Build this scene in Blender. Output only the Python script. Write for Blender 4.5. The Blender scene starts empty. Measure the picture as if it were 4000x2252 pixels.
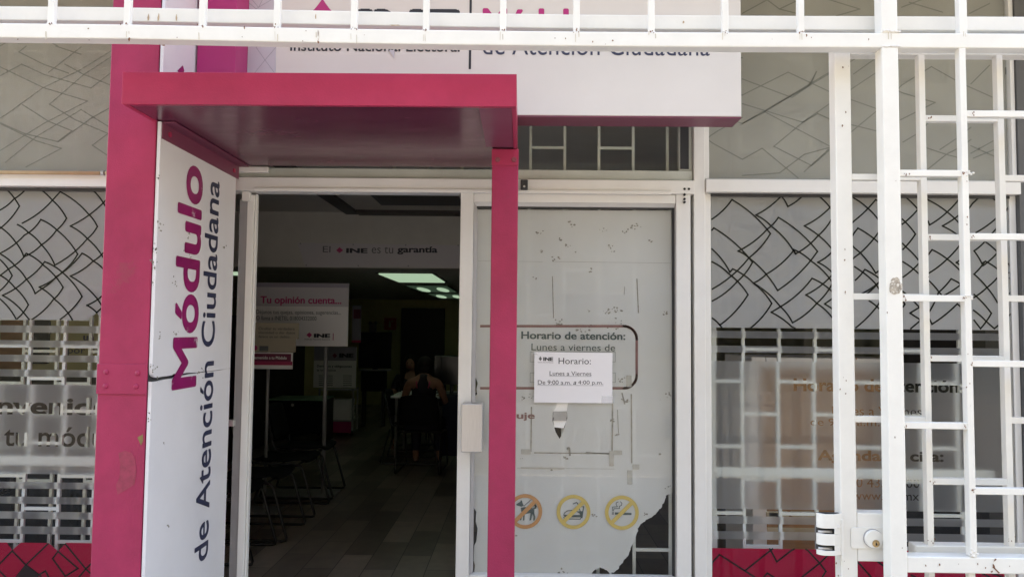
import bpy, bmesh, math, random
from mathutils import Vector, Matrix
random.seed(7)
R = math.radians
sc = bpy.context.scene
C = sc.collection

# ------------------------------------------------------------------ camera
FPX = 2950.0                       # focal length in pixels of a 4000 px wide frame
EYE = Vector((0.0, 0.0, 1.55))
yaw, pit, rol = R(0.72), R(3.14), R(0.585)
_rz = Matrix.Rotation(yaw, 3, 'Z')
_f = Vector((0, math.cos(pit), math.sin(pit)))
_u = Vector((0, -math.sin(pit), math.cos(pit)))
_r = Vector((1, 0, 0))
FWD = _rz @ _f
RIGHT = _rz @ (_r * math.cos(rol) + _u * math.sin(rol))
UP = _rz @ (_u * math.cos(rol) - _r * math.sin(rol))
cam_d = bpy.data.cameras.new('camera')
cam_d.sensor_width = 36.0
cam_d.lens = 36.0 * FPX / 4000.0
cam_d.clip_start = 0.05
cam_d.clip_end = 400
cam = bpy.data.objects.new('camera', cam_d)
C.objects.link(cam)
m = Matrix.Identity(4)
for i in range(3):
    m[i][0], m[i][1], m[i][2], m[i][3] = RIGHT[i], UP[i], -FWD[i], EYE[i]
cam.matrix_world = m
sc.camera = cam

# ------------------------------------------------------------------ light
SUN_EL, SUN_AZ = R(58), R(8)       # the sun stands behind the building, the front is in open shade
world = bpy.data.worlds.new("World")
sc.world = world
world.use_nodes = True
wn = world.node_tree
sky = wn.nodes.new('ShaderNodeTexSky')
sky.sky_type = 'NISHITA'
sky.sun_disc = False
sky.sun_elevation = SUN_EL
sky.sun_rotation = SUN_AZ
wn.links.new(sky.outputs[0], wn.nodes['Background'].inputs[0])
wn.nodes['Background'].inputs[1].default_value = 0.13
sun_d = bpy.data.lights.new('sun', 'SUN')
sun_d.energy = 4.5
sun_d.angle = R(0.5)
sun_d.color = (1.0, 0.95, 0.88)
sun = bpy.data.objects.new('sun', sun_d)
C.objects.link(sun)
sdir = Vector((math.sin(SUN_AZ) * math.cos(SUN_EL), math.cos(SUN_AZ) * math.cos(SUN_EL), math.sin(SUN_EL)))
sun.rotation_euler = sdir.to_track_quat('Z', 'Y').to_euler()
sun.location = (0, 0, 30)
sc.view_settings.view_transform = 'Standard'
sc.view_settings.look = 'None'
sc.view_settings.exposure = 3.27
sc.view_settings.use_white_balance = True
sc.view_settings.white_balance_temperature = 8350
sc.view_settings.white_balance_tint = 13
sc.view_settings.gamma = 1.0
sc.render.engine = 'CYCLES'
sc.cycles.use_denoising = True
sc.cycles.max_bounces = 10
sc.cycles.diffuse_bounces = 5
sc.cycles.transparent_max_bounces = 16
sc.cycles.sample_clamp_indirect = 6

# ------------------------------------------------------------------ measuring
def ray(px, py):
    return FWD + RIGHT * ((px - 2000.0) / FPX) - UP * ((py - 1126.0) / FPX)
def at(px, py, Y):                 # point of the plane y = Y
    d = ray(px, py)
    return EYE + d * (Y / d.y)
def atX(px, py, X):                # point of the plane x = X
    d = ray(px, py)
    return EYE + d * (X / d.x)
def XX(px, Y, py=1126): return at(px, py, Y).x
def ZZ(py, Y, px=2000): return at(px, py, Y).z
def rect(l, t, r, b, Y):
    return (at(l, (t + b) / 2, Y).x, at(r, (t + b) / 2, Y).x, at((l + r) / 2, b, Y).z, at((l + r) / 2, t, Y).z)

# ------------------------------------------------------------------ materials
def mat(name, col, rough=0.5, metal=0.0, spec=0.5, var=0.0, scale=6.0, stain=None, stain_amt=0.0, stain_scale=25.0,
        bump=0.0, bump_scale=60.0, emit=None, estr=0.0, stretch=(1, 1, 1), coat=0.0):
    M = bpy.data.materials.new(name)
    M.use_nodes = True
    nt = M.node_tree
    N, L = nt.nodes, nt.links
    b = N['Principled BSDF']
    b.inputs['Base Color'].default_value = (*col, 1)
    b.inputs['Roughness'].default_value = rough
    b.inputs['Metallic'].default_value = metal
    b.inputs['Specular IOR Level'].default_value = spec
    if coat:
        b.inputs['Coat Weight'].default_value = coat
        b.inputs['Coat Roughness'].default_value = 0.05
    if emit:
        b.inputs['Emission Color'].default_value = (*emit, 1)
        b.inputs['Emission Strength'].default_value = estr
    if var or stain or bump:
        tc = N.new('ShaderNodeTexCoord')
        mp = N.new('ShaderNodeMapping')
        mp.inputs['Scale'].default_value = stretch
        L.new(tc.outputs['Object'], mp.inputs['Vector'])
    last = None
    if var:
        n = N.new('ShaderNodeTexNoise')
        n.inputs['Scale'].default_value = scale
        n.inputs['Detail'].default_value = 6
        n.inputs['Roughness'].default_value = 0.65
        L.new(mp.outputs[0], n.inputs['Vector'])
        rp = N.new('ShaderNodeValToRGB')
        rp.color_ramp.elements[0].position = 0.3
        rp.color_ramp.elements[1].position = 0.7
        rp.color_ramp.elements[0].color = (*[c * (1 - var) for c in col], 1)
        rp.color_ramp.elements[1].color = (*[min(1, c * (1 + var * 0.6)) for c in col], 1)
        L.new(n.outputs[0], rp.inputs[0])
        last = rp.outputs[0]
        rr = N.new('ShaderNodeMapRange')
        rr.inputs[3].default_value = max(0.02, rough - 0.12)
        rr.inputs[4].default_value = min(1, rough + 0.15)
        L.new(n.outputs[0], rr.inputs[0])
        L.new(rr.outputs[0], b.inputs['Roughness'])
    if stain:
        n2 = N.new('ShaderNodeTexNoise')
        n2.inputs['Scale'].default_value = stain_scale
        n2.inputs['Detail'].default_value = 8
        n2.inputs['Roughness'].default_value = 0.7
        L.new(mp.outputs[0], n2.inputs['Vector'])
        r2 = N.new('ShaderNodeValToRGB')
        t = 0.72 - stain_amt
        r2.color_ramp.elements[0].position = t
        r2.color_ramp.elements[1].position = t + 0.05
        L.new(n2.outputs[0], r2.inputs[0])
        mx = N.new('ShaderNodeMixRGB')
        L.new(r2.outputs[0], mx.inputs[0])
        if last: L.new(last, mx.inputs[1])
        else: mx.inputs[1].default_value = (*col, 1)
        mx.inputs[2].default_value = (*stain, 1)
        last = mx.outputs[0]
    if last: L.new(last, b.inputs['Base Color'])
    if bump:
        n3 = N.new('ShaderNodeTexNoise')
        n3.inputs['Scale'].default_value = bump_scale
        n3.inputs['Detail'].default_value = 4
        L.new(mp.outputs[0], n3.inputs['Vector'])
        bp = N.new('ShaderNodeBump')
        bp.inputs['Strength'].default_value = bump
        bp.inputs['Distance'].default_value = 0.004
        L.new(n3.outputs[0], bp.inputs['Height'])
        L.new(bp.outputs[0], b.inputs['Normal'])
    return M

def glass_mat(name, tint=(0.975, 0.978, 0.972), refl=0.35):
    M = bpy.data.materials.new(name)
    M.use_nodes = True
    N, L = M.node_tree.nodes, M.node_tree.links
    N.remove(N['Principled BSDF'])
    out = N['Material Output']
    tr = N.new('ShaderNodeBsdfTransparent'); tr.inputs[0].default_value = (*tint, 1)
    gl = N.new('ShaderNodeBsdfGlossy'); gl.inputs['Roughness'].default_value = 0.01
    fr = N.new('ShaderNodeLayerWeight'); fr.inputs[0].default_value = 0.5
    pw = N.new('ShaderNodeMath'); pw.operation = 'POWER'; pw.inputs[1].default_value = 5
    L.new(fr.outputs['Facing'], pw.inputs[0])
    mu = N.new('ShaderNodeMath'); mu.operation = 'MULTIPLY_ADD'; mu.inputs[1].default_value = 0.6; mu.inputs[2].default_value = 0.04 * refl
    L.new(pw.outputs[0], mu.inputs[0])
    mx = N.new('ShaderNodeMixShader')
    L.new(mu.outputs[0], mx.inputs[0]); L.new(tr.outputs[0], mx.inputs[1]); L.new(gl.outputs[0], mx.inputs[2])
    L.new(mx.outputs[0], out.inputs[0])
    return M

def film_mat(name, col, clear=0.15, blur=0.0, rough=0.35, var=0.05, stain=None, stain_amt=0.0, stain_scale=14):
    """printed or frosted vinyl: a diffuse layer that lets part of what is behind through, sharp or blurred"""
    M = bpy.data.materials.new(name)
    M.use_nodes = True
    N, L = M.node_tree.nodes, M.node_tree.links
    N.remove(N['Principled BSDF'])
    out = N['Material Output']
    df = N.new('ShaderNodeBsdfDiffuse'); df.inputs[0].default_value = (*col, 1)
    tc = N.new('ShaderNodeTexCoord')
    n = N.new('ShaderNodeTexNoise'); n.inputs['Scale'].default_value = 3.0; n.inputs['Detail'].default_value = 5
    L.new(tc.outputs['Object'], n.inputs['Vector'])
    rp = N.new('ShaderNodeValToRGB')
    rp.color_ramp.elements[0].position = 0.3; rp.color_ramp.elements[1].position = 0.7
    rp.color_ramp.elements[0].color = (*[c * (1 - var) for c in col], 1)
    rp.color_ramp.elements[1].color = (*[c * (1 + var) for c in col], 1)
    L.new(n.outputs[0], rp.inputs[0])
    last = rp.outputs[0]
    if stain:
        n2 = N.new('ShaderNodeTexNoise'); n2.inputs['Scale'].default_value = stain_scale
        n2.inputs['Detail'].default_value = 9; n2.inputs['Roughness'].default_value = 0.75
        L.new(tc.outputs['Object'], n2.inputs['Vector'])
        r2 = N.new('ShaderNodeValToRGB')
        r2.color_ramp.elements[0].position = 0.72 - stain_amt
        r2.color_ramp.elements[1].position = 0.80 - stain_amt
        L.new(n2.outputs[0], r2.inputs[0])
        mc = N.new('ShaderNodeMixRGB'); mc.inputs[2].default_value = (*stain, 1)
        L.new(r2.outputs[0], mc.inputs[0]); L.new(last, mc.inputs[1])
        last = mc.outputs[0]
    L.new(last, df.inputs[0])
    tl = N.new('ShaderNodeBsdfTranslucent'); L.new(last, tl.inputs[0])   # vinyl glows through to the room behind
    m0 = N.new('ShaderNodeMixShader'); m0.inputs[0].default_value = 0.3
    L.new(df.outputs[0], m0.inputs[1]); L.new(tl.outputs[0], m0.inputs[2])
    cur = m0.outputs[0]
    if blur > 0:
        rf = N.new('ShaderNodeBsdfRefraction'); rf.inputs['Roughness'].default_value = rough
        rf.inputs['IOR'].default_value = 1.2
        rf.inputs[0].default_value = (0.95, 0.97, 0.98, 1)
        m1 = N.new('ShaderNodeMixShader'); m1.inputs[0].default_value = blur
        L.new(cur, m1.inputs[1]); L.new(rf.outputs[0], m1.inputs[2]); cur = m1.outputs[0]
    if clear > 0:
        tr = N.new('ShaderNodeBsdfTransparent')
        m2 = N.new('ShaderNodeMixShader'); m2.inputs[0].default_value = clear
        L.new(cur, m2.inputs[1]); L.new(tr.outputs[0], m2.inputs[2]); cur = m2.outputs[0]
    L.new(cur, out.inputs[0])
    return M

M = {}
M['white'] = mat('white_enamel', (0.80, 0.78, 0.73), 0.42, var=0.05, scale=9, stain=(0.34, 0.20, 0.11), stain_amt=-0.03,
                 stain_scale=21, bump=0.12, bump_scale=45)
M['bare'] = mat('worn_steel_patch', (0.42, 0.36, 0.29), 0.6, var=0.5, scale=110, stain=(0.75, 0.72, 0.66), stain_amt=0.18, stain_scale=160)
M['rust'] = mat('rust', (0.20, 0.085, 0.04), 0.85, var=0.4, scale=60)
M['weld'] = mat('weld_bead', (0.76, 0.73, 0.68), 0.5, bump=0.8, bump_scale=120, stain=(0.3, 0.2, 0.12), stain_amt=0.08, stain_scale=80)
M['mag'] = mat('magenta_paint', (0.47, 0.034, 0.095), 0.36, spec=0.35, var=0.24, scale=1.9, stain=(0.36, 0.065, 0.14), stain_amt=0.10,
               stain_scale=3.5, bump=0.15, bump_scale=160)
M['patch2'] = mat('rusty_painted_bolt', (0.26, 0.05, 0.07), 0.6, var=0.3, scale=90)
M['magworn'] = mat('worn_magenta_paint', (0.39, 0.026, 0.088), 0.42, spec=0.35, var=0.2, scale=4, stain=(0.31, 0.034, 0.075), stain_amt=0.12,
                   stain_scale=5, bump=0.25, bump_scale=220)
M['magsoffit'] = mat('shaded_gloss_magenta', (0.13, 0.026, 0.055), 0.22, spec=0.4, var=0.15, scale=3, bump=0.015, bump_scale=20, stretch=(1, 3, 1))  # magenta darkened so the canopy underside's shade sits in the colour
M['magshade'] = mat('shaded_magenta_paint', (0.20, 0.045, 0.085), 0.4, var=0.1)  # darker copy of the magenta; shade on cleat and soffit strip is painted in
M['magbright'] = mat('bright_magenta_vinyl', (0.44, 0.020, 0.15), 0.35, var=0.08, scale=2)
M['sign'] = mat('white_sign_vinyl', (0.72, 0.67, 0.63), 0.38, var=0.04, scale=2, stain=(0.5, 0.45, 0.4), stain_amt=-0.06, stain_scale=12)
M['lav'] = mat('lavender_grey_vinyl', (0.55, 0.52, 0.56), 0.4, var=0.03)
M['panel'] = mat('scuffed_white_panel', (0.74, 0.72, 0.74), 0.4, var=0.05, scale=3, stain=(0.40, 0.35, 0.29), stain_amt=-0.005, stain_scale=10)
M['magtext'] = mat('magenta_lettering', (0.30, 0.012, 0.12), 0.4, var=0.25, scale=7, stain=(0.55, 0.42, 0.47), stain_amt=0.09, stain_scale=12)
M['navytext'] = mat('navy_lettering', (0.035, 0.04, 0.085), 0.4, var=0.2, scale=12)
M['darktext'] = mat('black_lettering', (0.02, 0.02, 0.03), 0.4)
M['magprint'] = mat('magenta_print', (0.50, 0.02, 0.18), 0.4)
M['alu'] = mat('white_aluminium', (0.74, 0.72, 0.69), 0.35, var=0.05, scale=5, stain=(0.42, 0.38, 0.33), stain_amt=-0.05, stain_scale=18)
M['alugrey'] = mat('grey_aluminium', (0.36, 0.34, 0.34), 0.4, var=0.06)
M['alugreen'] = mat('pale_green_aluminium', (0.50, 0.52, 0.47), 0.5, var=0.12, scale=7, stain=(0.2, 0.19, 0.15), stain_amt=0.02, stain_scale=16)
M['brushed'] = mat('brushed_aluminium', (0.56, 0.54, 0.53), 0.36, metal=0.6, var=0.1, scale=30, stretch=(8, 8, 0.4))
M['gasket'] = mat('black_gasket', (0.03, 0.03, 0.032), 0.6)
M['dark'] = mat('dark_plastic', (0.012, 0.012, 0.015), 0.45)
M['hole'] = mat('drilled_hole', (0.01, 0.01, 0.01), 0.9)
M['glass'] = glass_mat('window_glass')
M['clearline'] = mat('clear_glass_line', (0.012, 0.014, 0.013), 0.12, spec=0.25)
M['faintline'] = mat('faint_print_line', (0.255, 0.262, 0.235), 0.6)
M['film'] = film_mat('grey_patterned_film', (0.45, 0.445, 0.445), clear=0.05)
M['filmup'] = film_mat('grey_translucent_film', (0.54, 0.53, 0.485), clear=0.20, var=0.08)
M['filmdoor'] = film_mat('pale_door_film', (0.88, 0.88, 0.86), clear=0.18, var=0.05, stain=(0.40, 0.385, 0.34), stain_amt=0.0)
M['frost'] = film_mat('frosted_film', (0.50, 0.495, 0.51), clear=0.03, blur=0.70, rough=0.5)
M['frostbox'] = film_mat('frosted_panel_film', (0.50, 0.50, 0.51), clear=0.02, blur=0.77, rough=0.52)
M['red'] = film_mat('crimson_film', (0.42, 0.009, 0.048), clear=0.0, var=0.06)
M['redline'] = mat('dark_red_gap', (0.016, 0.005, 0.007), 0.4, spec=0.15)
M['gtext'] = mat('green_grey_print', (0.062, 0.09, 0.088), 0.5, var=0.25, scale=30)
M['maroon'] = mat('maroon_print', (0.22, 0.105, 0.098), 0.5, var=0.25, scale=12)
M['orange'] = mat('orange_print', (0.50, 0.24, 0.09), 0.5, var=0.1)
M['yellow'] = mat('yellow_print', (0.55, 0.40, 0.11), 0.5, var=0.1)
M['tape'] = mat('yellowed_tape', (0.42, 0.40, 0.36), 0.5, var=0.2, scale=30)
M['grime'] = mat('glue_grime', (0.30, 0.28, 0.24), 0.8, var=0.5, scale=50)
M['ducttape'] = mat('silver_tape', (0.33, 0.33, 0.34), 0.35, metal=0.3, var=0.2, scale=10)
M['paper'] = mat('white_paper', (0.80, 0.78, 0.80), 0.6, var=0.02, bump=0.15, bump_scale=8)
M['conduit'] = mat('cream_conduit', (0.62, 0.47, 0.27), 0.5, var=0.15, scale=8)
M['concrete'] = mat('concrete_paving', (0.40, 0.37, 0.33), 0.85, var=0.2, scale=3, stain=(0.25, 0.23, 0.2), stain_amt=0.05, stain_scale=4)
M['asphalt'] = mat('asphalt', (0.10, 0.096, 0.09), 0.9, var=0.3, scale=5)
M['render'] = mat('grey_render', (0.42, 0.40, 0.37), 0.85, var=0.1, scale=3)
M['darkwall'] = mat('dark_grey_wall', (0.10, 0.10, 0.10), 0.8, var=0.15)
M['inwall'] = mat('pale_yellow_wall', (0.52, 0.49, 0.25), 0.7, var=0.08)
M['ceil'] = mat('off_white_ceiling', (0.60, 0.58, 0.54), 0.8, var=0.06)
M['coffer'] = mat('dark_ceiling_trim', (0.07, 0.06, 0.055), 0.6)
M['brownwood'] = mat('brown_wood', (0.44, 0.23, 0.10), 0.5, var=0.25, scale=5, stretch=(1, 1, 8))
M['palewood'] = mat('cream_wood', (0.62, 0.52, 0.36), 0.5, var=0.1)
M['doorwood'] = mat('dark_brown_door', (0.018, 0.015, 0.016), 0.5)
M['black'] = mat('black_vinyl', (0.008, 0.008, 0.010), 0.75, spec=0.15)
M['steelblack'] = mat('black_steel_tube', (0.012, 0.012, 0.013), 0.35)
M['screen'] = mat('black_screen', (0.006, 0.006, 0.008), 0.2)
M['greysteel'] = mat('grey_steel', (0.33, 0.33, 0.34), 0.4, metal=0.3)
M['board'] = mat('white_display_board', (0.90, 0.88, 0.88), 0.5)
M['boardtop'] = mat('grey_lilac_board_band', (0.36, 0.33, 0.40), 0.5)
M['boardmid'] = mat('pale_lilac_board_band', (0.60, 0.57, 0.60), 0.5)
M['beige'] = mat('beige_card', (0.46, 0.40, 0.30), 0.6, var=0.06)
M['greytext'] = mat('grey_print', (0.13, 0.13, 0.135), 0.6)
M['pinktext'] = mat('pink_print', (0.52, 0.05, 0.17), 0.6)
M['maroonboard'] = mat('maroon_card', (0.17, 0.012, 0.05), 0.5)
M['pinkboard'] = mat('crimson_card', (0.42, 0.02, 0.09), 0.5)
M['redsign'] = mat('red_safety_sign', (0.40, 0.03, 0.02), 0.5)
M['cloth'] = mat('navy_tablecloth', (0.015, 0.016, 0.04), 0.9)
M['skin'] = mat('skin', (0.30, 0.15, 0.10), 0.55, var=0.08)
M['hair'] = mat('dark_hair', (0.012, 0.009, 0.008), 0.8, spec=0.2)
M['top'] = mat('dark_plum_top', (0.018, 0.012, 0.018), 0.8)
M['jeans'] = mat('dark_trousers', (0.012, 0.012, 0.022), 0.85)
M['pink'] = mat('pink_strap', (0.45, 0.06, 0.12), 0.6)
M['lamp'] = mat('lit_diffuser', (0.5, 0.6, 0.55), 0.5, emit=(0.58, 0.95, 0.80), estr=0.058)
M['lampdim'] = mat('dim_louvre', (0.12, 0.13, 0.12), 0.4, emit=(0.45, 0.95, 0.74), estr=0.005)
M['brass'] = mat('worn_brass', (0.50, 0.34, 0.17), 0.35, metal=0.8, var=0.5, scale=120)
M['greenbar'] = mat('pale_green_tube', (0.25, 0.42, 0.28), 0.4)

def floor_mat():
    F = bpy.data.materials.new('plank_floor'); F.use_nodes = True
    N, L = F.node_tree.nodes, F.node_tree.links
    b = N['Principled BSDF']
    tc = N.new('ShaderNodeTexCoord'); mp = N.new('ShaderNodeMapping')
    mp.inputs['Rotation'].default_value = (0, 0, R(90))
    L.new(tc.outputs['Object'], mp.inputs['Vector'])
    br = N.new('ShaderNodeTexBrick')
    br.inputs['Scale'].default_value = 1.0
    br.inputs['Brick Width'].default_value = 0.62
    br.inputs['Row Height'].default_value = 0.20
    br.inputs['Mortar Size'].default_value = 0.003
    br.inputs['Color1'].default_value = (0.44, 0.37, 0.32, 1)
    br.inputs['Color2'].default_value = (0.17, 0.14, 0.12, 1)
    br.inputs['Mortar'].default_value = (0.03, 0.027, 0.024, 1)
    L.new(mp.outputs[0], br.inputs['Vector'])
    n = N.new('ShaderNodeTexNoise'); n.inputs['Scale'].default_value = 9
    L.new(mp.outputs[0], n.inputs['Vector'])
    mx = N.new('ShaderNodeMixRGB'); mx.blend_type = 'MULTIPLY'; mx.inputs[0].default_value = 0.5
    L.new(br.outputs[0], mx.inputs[1]); L.new(n.outputs[0], mx.inputs[2])
    L.new(mx.outputs[0], b.inputs['Base Color'])
    b.inputs['Roughness'].default_value = 0.28
    return F
M['planks'] = floor_mat()

# ------------------------------------------------------------------ mesh helpers
class MB:
    def __init__(s): s.v, s.f = [], []
    def add(s, vs, fs):
        n = len(s.v); s.v += [Vector(p) for p in vs]; s.f += [tuple(i + n for i in q) for q in fs]; return s
    def box(s, x0, x1, y0, y1, z0, z1):
        if x0 > x1: x0, x1 = x1, x0
        if y0 > y1: y0, y1 = y1, y0
        if z0 > z1: z0, z1 = z1, z0
        return s.add([(x0, y0, z0), (x1, y0, z0), (x1, y1, z0), (x0, y1, z0), (x0, y0, z1), (x1, y0, z1), (x1, y1, z1), (x0, y1, z1)],
                     [(0, 3, 2, 1), (4, 5, 6, 7), (0, 1, 5, 4), (1, 2, 6, 5), (2, 3, 7, 6), (3, 0, 4, 7)])
    def prism(s, poly, a, b, axis='y'):
        """polygon of (u, v) swept along an axis: y -> (u, ., v); x -> (., u, v); z -> (u, v, .)"""
        def P(p, t):
            return {'y': (p[0], t, p[1]), 'x': (t, p[0], p[1]), 'z': (p[0], p[1], t)}[axis]
        n = len(poly)
        vs = [P(p, a) for p in poly] + [P(p, b) for p in poly]
        fs = [tuple(range(n)), tuple(range(2 * n - 1, n - 1, -1))] + [(i, (i + 1) % n, n + (i + 1) % n, n + i) for i in range(n)]
        return s.add(vs, fs)
    def quad(s, x0, x1, z0, z1, y):
        return s.add([(x0, y, z0), (x1, y, z0), (x1, y, z1), (x0, y, z1)], [(0, 1, 2, 3)])
    def tube(s, path, r, n=10, cap=True):
        path = [Vector(p) for p in path]
        k = len(path); vs = []
        prev = None
        for i, p in enumerate(path):
            t = (path[min(i + 1, k - 1)] - path[max(i - 1, 0)]).normalized()
            if prev is None:
                a = t.orthogonal().normalized()
            else:
                a = (prev - t * prev.dot(t)).normalized()
            prev = a; b = t.cross(a)
            rr = r[i] if isinstance(r, (list, tuple)) else r
            for j in range(n):
                w = 2 * math.pi * j / n
                vs.append(p + a * math.cos(w) * rr + b * math.sin(w) * rr)
        fs = [(i * n + j, i * n + (j + 1) % n, (i + 1) * n + (j + 1) % n, (i + 1) * n + j) for i in range(k - 1) for j in range(n)]
        if cap: fs += [tuple(range(n - 1, -1, -1)), tuple(range((k - 1) * n, k * n))]
        return s.add(vs, fs)
    def disc(s, c, r, y0, y1, n=24):
        return s.prism([(c[0] + r * math.cos(2 * math.pi * i / n), c[1] + r * math.sin(2 * math.pi * i / n)) for i in range(n)], y0, y1)
    def ring(s, c, r0, r1, y0, y1, n=48, a0=0, a1=360):
        vs, fs = [], []
        k = n + 1
        for i in range(k):
            a = R(a0 + (a1 - a0) * i / n)
            for rr, y in ((r0, y0), (r1, y0), (r1, y1), (r0, y1)):
                vs.append((c[0] + rr * math.cos(a), y, c[1] + rr * math.sin(a)))
        for i in range(n):
            for j in range(4):
                fs.append((i * 4 + j, i * 4 + (j + 1) % 4, (i + 1) * 4 + (j + 1) % 4, (i + 1) * 4 + j))
        return s.add(vs, fs)
    def strip(s, pts, w, y, d=0.0008):
        """a thin ribbon of width w along points (x, z), lying on the plane y"""
        for (a, b) in zip(pts[:-1], pts[1:]):
            a, b = Vector(a), Vector(b)
            t = b - a
            if t.length < 1e-6: continue
            t.normalize(); nn = Vector((-t.y, t.x)) * w / 2; e = t * w * 0.45
            p = [a - e + nn, a - e - nn, b + e - nn, b + e + nn]
            s.add([(q.x, y, q.y) for q in p], [(0, 1, 2, 3)])
        return s
    def blob(s, c, r, n=12, k=8):
        vs, fs = [], []
        for i in range(k + 1):
            t = math.pi * i / k
            for j in range(n):
                w = 2 * math.pi * j / n
                vs.append((c[0] + r[0] * math.sin(t) * math.cos(w), c[1] + r[1] * math.sin(t) * math.sin(w), c[2] + r[2] * math.cos(t)))
        fs = [(i * n + j, (i + 1) * n + j, (i + 1) * n + (j + 1) % n, i * n + (j + 1) % n) for i in range(k) for j in range(n)]
        return s.add(vs, fs)
    def build(s, name, material, parent=None, bevel=0.0, smooth=False, seg=2):
        me = bpy.data.meshes.new(name)
        off = world_loc(parent) if parent else Vector()
        me.from_pydata([tuple(p - off) for p in s.v], [], s.f)
        bm = bmesh.new(); bm.from_mesh(me)
        if bevel or smooth: bmesh.ops.remove_doubles(bm, verts=bm.verts, dist=1e-6)
        bmesh.ops.recalc_face_normals(bm, faces=bm.faces)
        bm.to_mesh(me); bm.free()
        me.materials.append(material)
        o = bpy.data.objects.new(name, me); C.objects.link(o)
        if parent: o.parent = parent
        if bevel:
            b = o.modifiers.new('bevel', 'BEVEL'); b.width = bevel; b.segments = seg; b.limit_method = 'ANGLE'
        if smooth:
            for p in me.polygons: p.use_smooth = True
        return o

def split(mb):
    p = list(range(len(mb.v)))
    def find(i):
        while p[i] != i: p[i] = p[p[i]]; i = p[i]
        return i
    for f in mb.f:
        for j in f[1:]: p[find(j)] = find(f[0])
    out = {}
    for f in mb.f: out.setdefault(find(f[0]), []).append(f)
    res = []
    for fs in out.values():
        n = MB(); ids = sorted({i for f in fs for i in f}); mp_ = {i: k for k, i in enumerate(ids)}
        n.v = [mb.v[i] for i in ids]; n.f = [tuple(mp_[i] for i in f) for f in fs]; res.append(n)
    return res
def build_each(mb, *a, **k):
    return [q.build(*a, **k) for q in split(mb)]
def world_loc(o):
    v = Vector()
    while o: v += Vector(o.location); o = o.parent
    return v
def tag(o, label=None, cat=None, group=None, kind=None):
    if label: o['label'] = label
    if cat: o['category'] = cat
    if group: o['group'] = group
    if kind: o['kind'] = kind
    return o
def thing(name, loc, label, cat, group=None):
    o = bpy.data.objects.new(name, None); C.objects.link(o)
    o.location = loc; o.empty_display_size = 0.2
    return tag(o, label, cat, group)
def copy_tree(o, parent=None):
    c = o.copy(); C.objects.link(c); c.parent = parent
    for ch in [k for k in bpy.data.objects if k.parent == o]: copy_tree(ch, c)
    return c

# lettering --------------------------------------------------------------
def text_tris(s, bold=0.0, shear=0.0, space=1.0):
    cu = bpy.data.curves.new('lettering', 'FONT'); cu.body = s; cu.offset = bold; cu.shear = shear; cu.space_character = space
    cu.resolution_u = 5
    o = bpy.data.objects.new('lettering', cu); C.objects.link(o)
    dg = bpy.context.evaluated_depsgraph_get(); dg.update()
    me = o.evaluated_get(dg).to_mesh()
    vs = [v.co.copy() for v in me.vertices]; fs = [tuple(p.vertices) for p in me.polygons]
    o.evaluated_get(dg).to_mesh_clear()
    bpy.data.objects.remove(o); bpy.data.curves.remove(cu)
    return vs, fs
def put_text(mb, s, box, f, bold=0.0, shear=0.0, space=1.0):
    """fit lettering to a box (u0, u1, v0, v1); f(u, v) gives the 3D point"""
    vs, fs = text_tris(s, 0.0, shear, space)
    if bold > 0.004:               # heavier weight: slightly shifted layers
        v1_, f1_ = vs, fs; vs, fs = [], []
        k = 10
        for i in range(k + 1):
            w = 2 * math.pi * i / k; q = (bold if i < k else 0)
            n = len(vs)
            vs += [Vector((v.x + q * 1.25 * math.cos(w), v.y + q * math.sin(w), i)) for v in v1_]
            fs += [tuple(j + n for j in t) for t in f1_]
    a, b = min(v.x for v in vs), max(v.x for v in vs)
    c, d = min(v.y for v in vs), max(v.y for v in vs)
    u0, u1, v0, v1 = box
    if bold > 0.004:
        nrm = (f(u0, v0) - f(u1, v0)) if False else None
        P0, P1, P2_ = Vector(f(0, 0)), Vector(f(1, 0)), Vector(f(0, 1))
        nrm = (P1 - P0).cross(P2_ - P0).normalized() * 0.00003
        mb.add([Vector(f(u0 + (v.x - a) / (b - a) * (u1 - u0), v0 + (v.y - c) / (d - c) * (v1 - v0))) + nrm * v.z for v in vs], fs)
        return mb
    mb.add([f(u0 + (v.x - a) / (b - a) * (u1 - u0), v0 + (v.y - c) / (d - c) * (v1 - v0)) for v in vs], fs)
    return mb
def onY(y): return lambda u, v: (u, y, v)
def text_px(mb, s, l, t, r, b, Y, bold=0.0, shear=0.0, space=1.0, lift=0.0):
    """lettering filling a pixel box, on the plane y = Y (set lift proud of it)"""
    return put_text(mb, s, rect(l, t, r, b, Y), onY(Y - lift), bold, shear, space)
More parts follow.
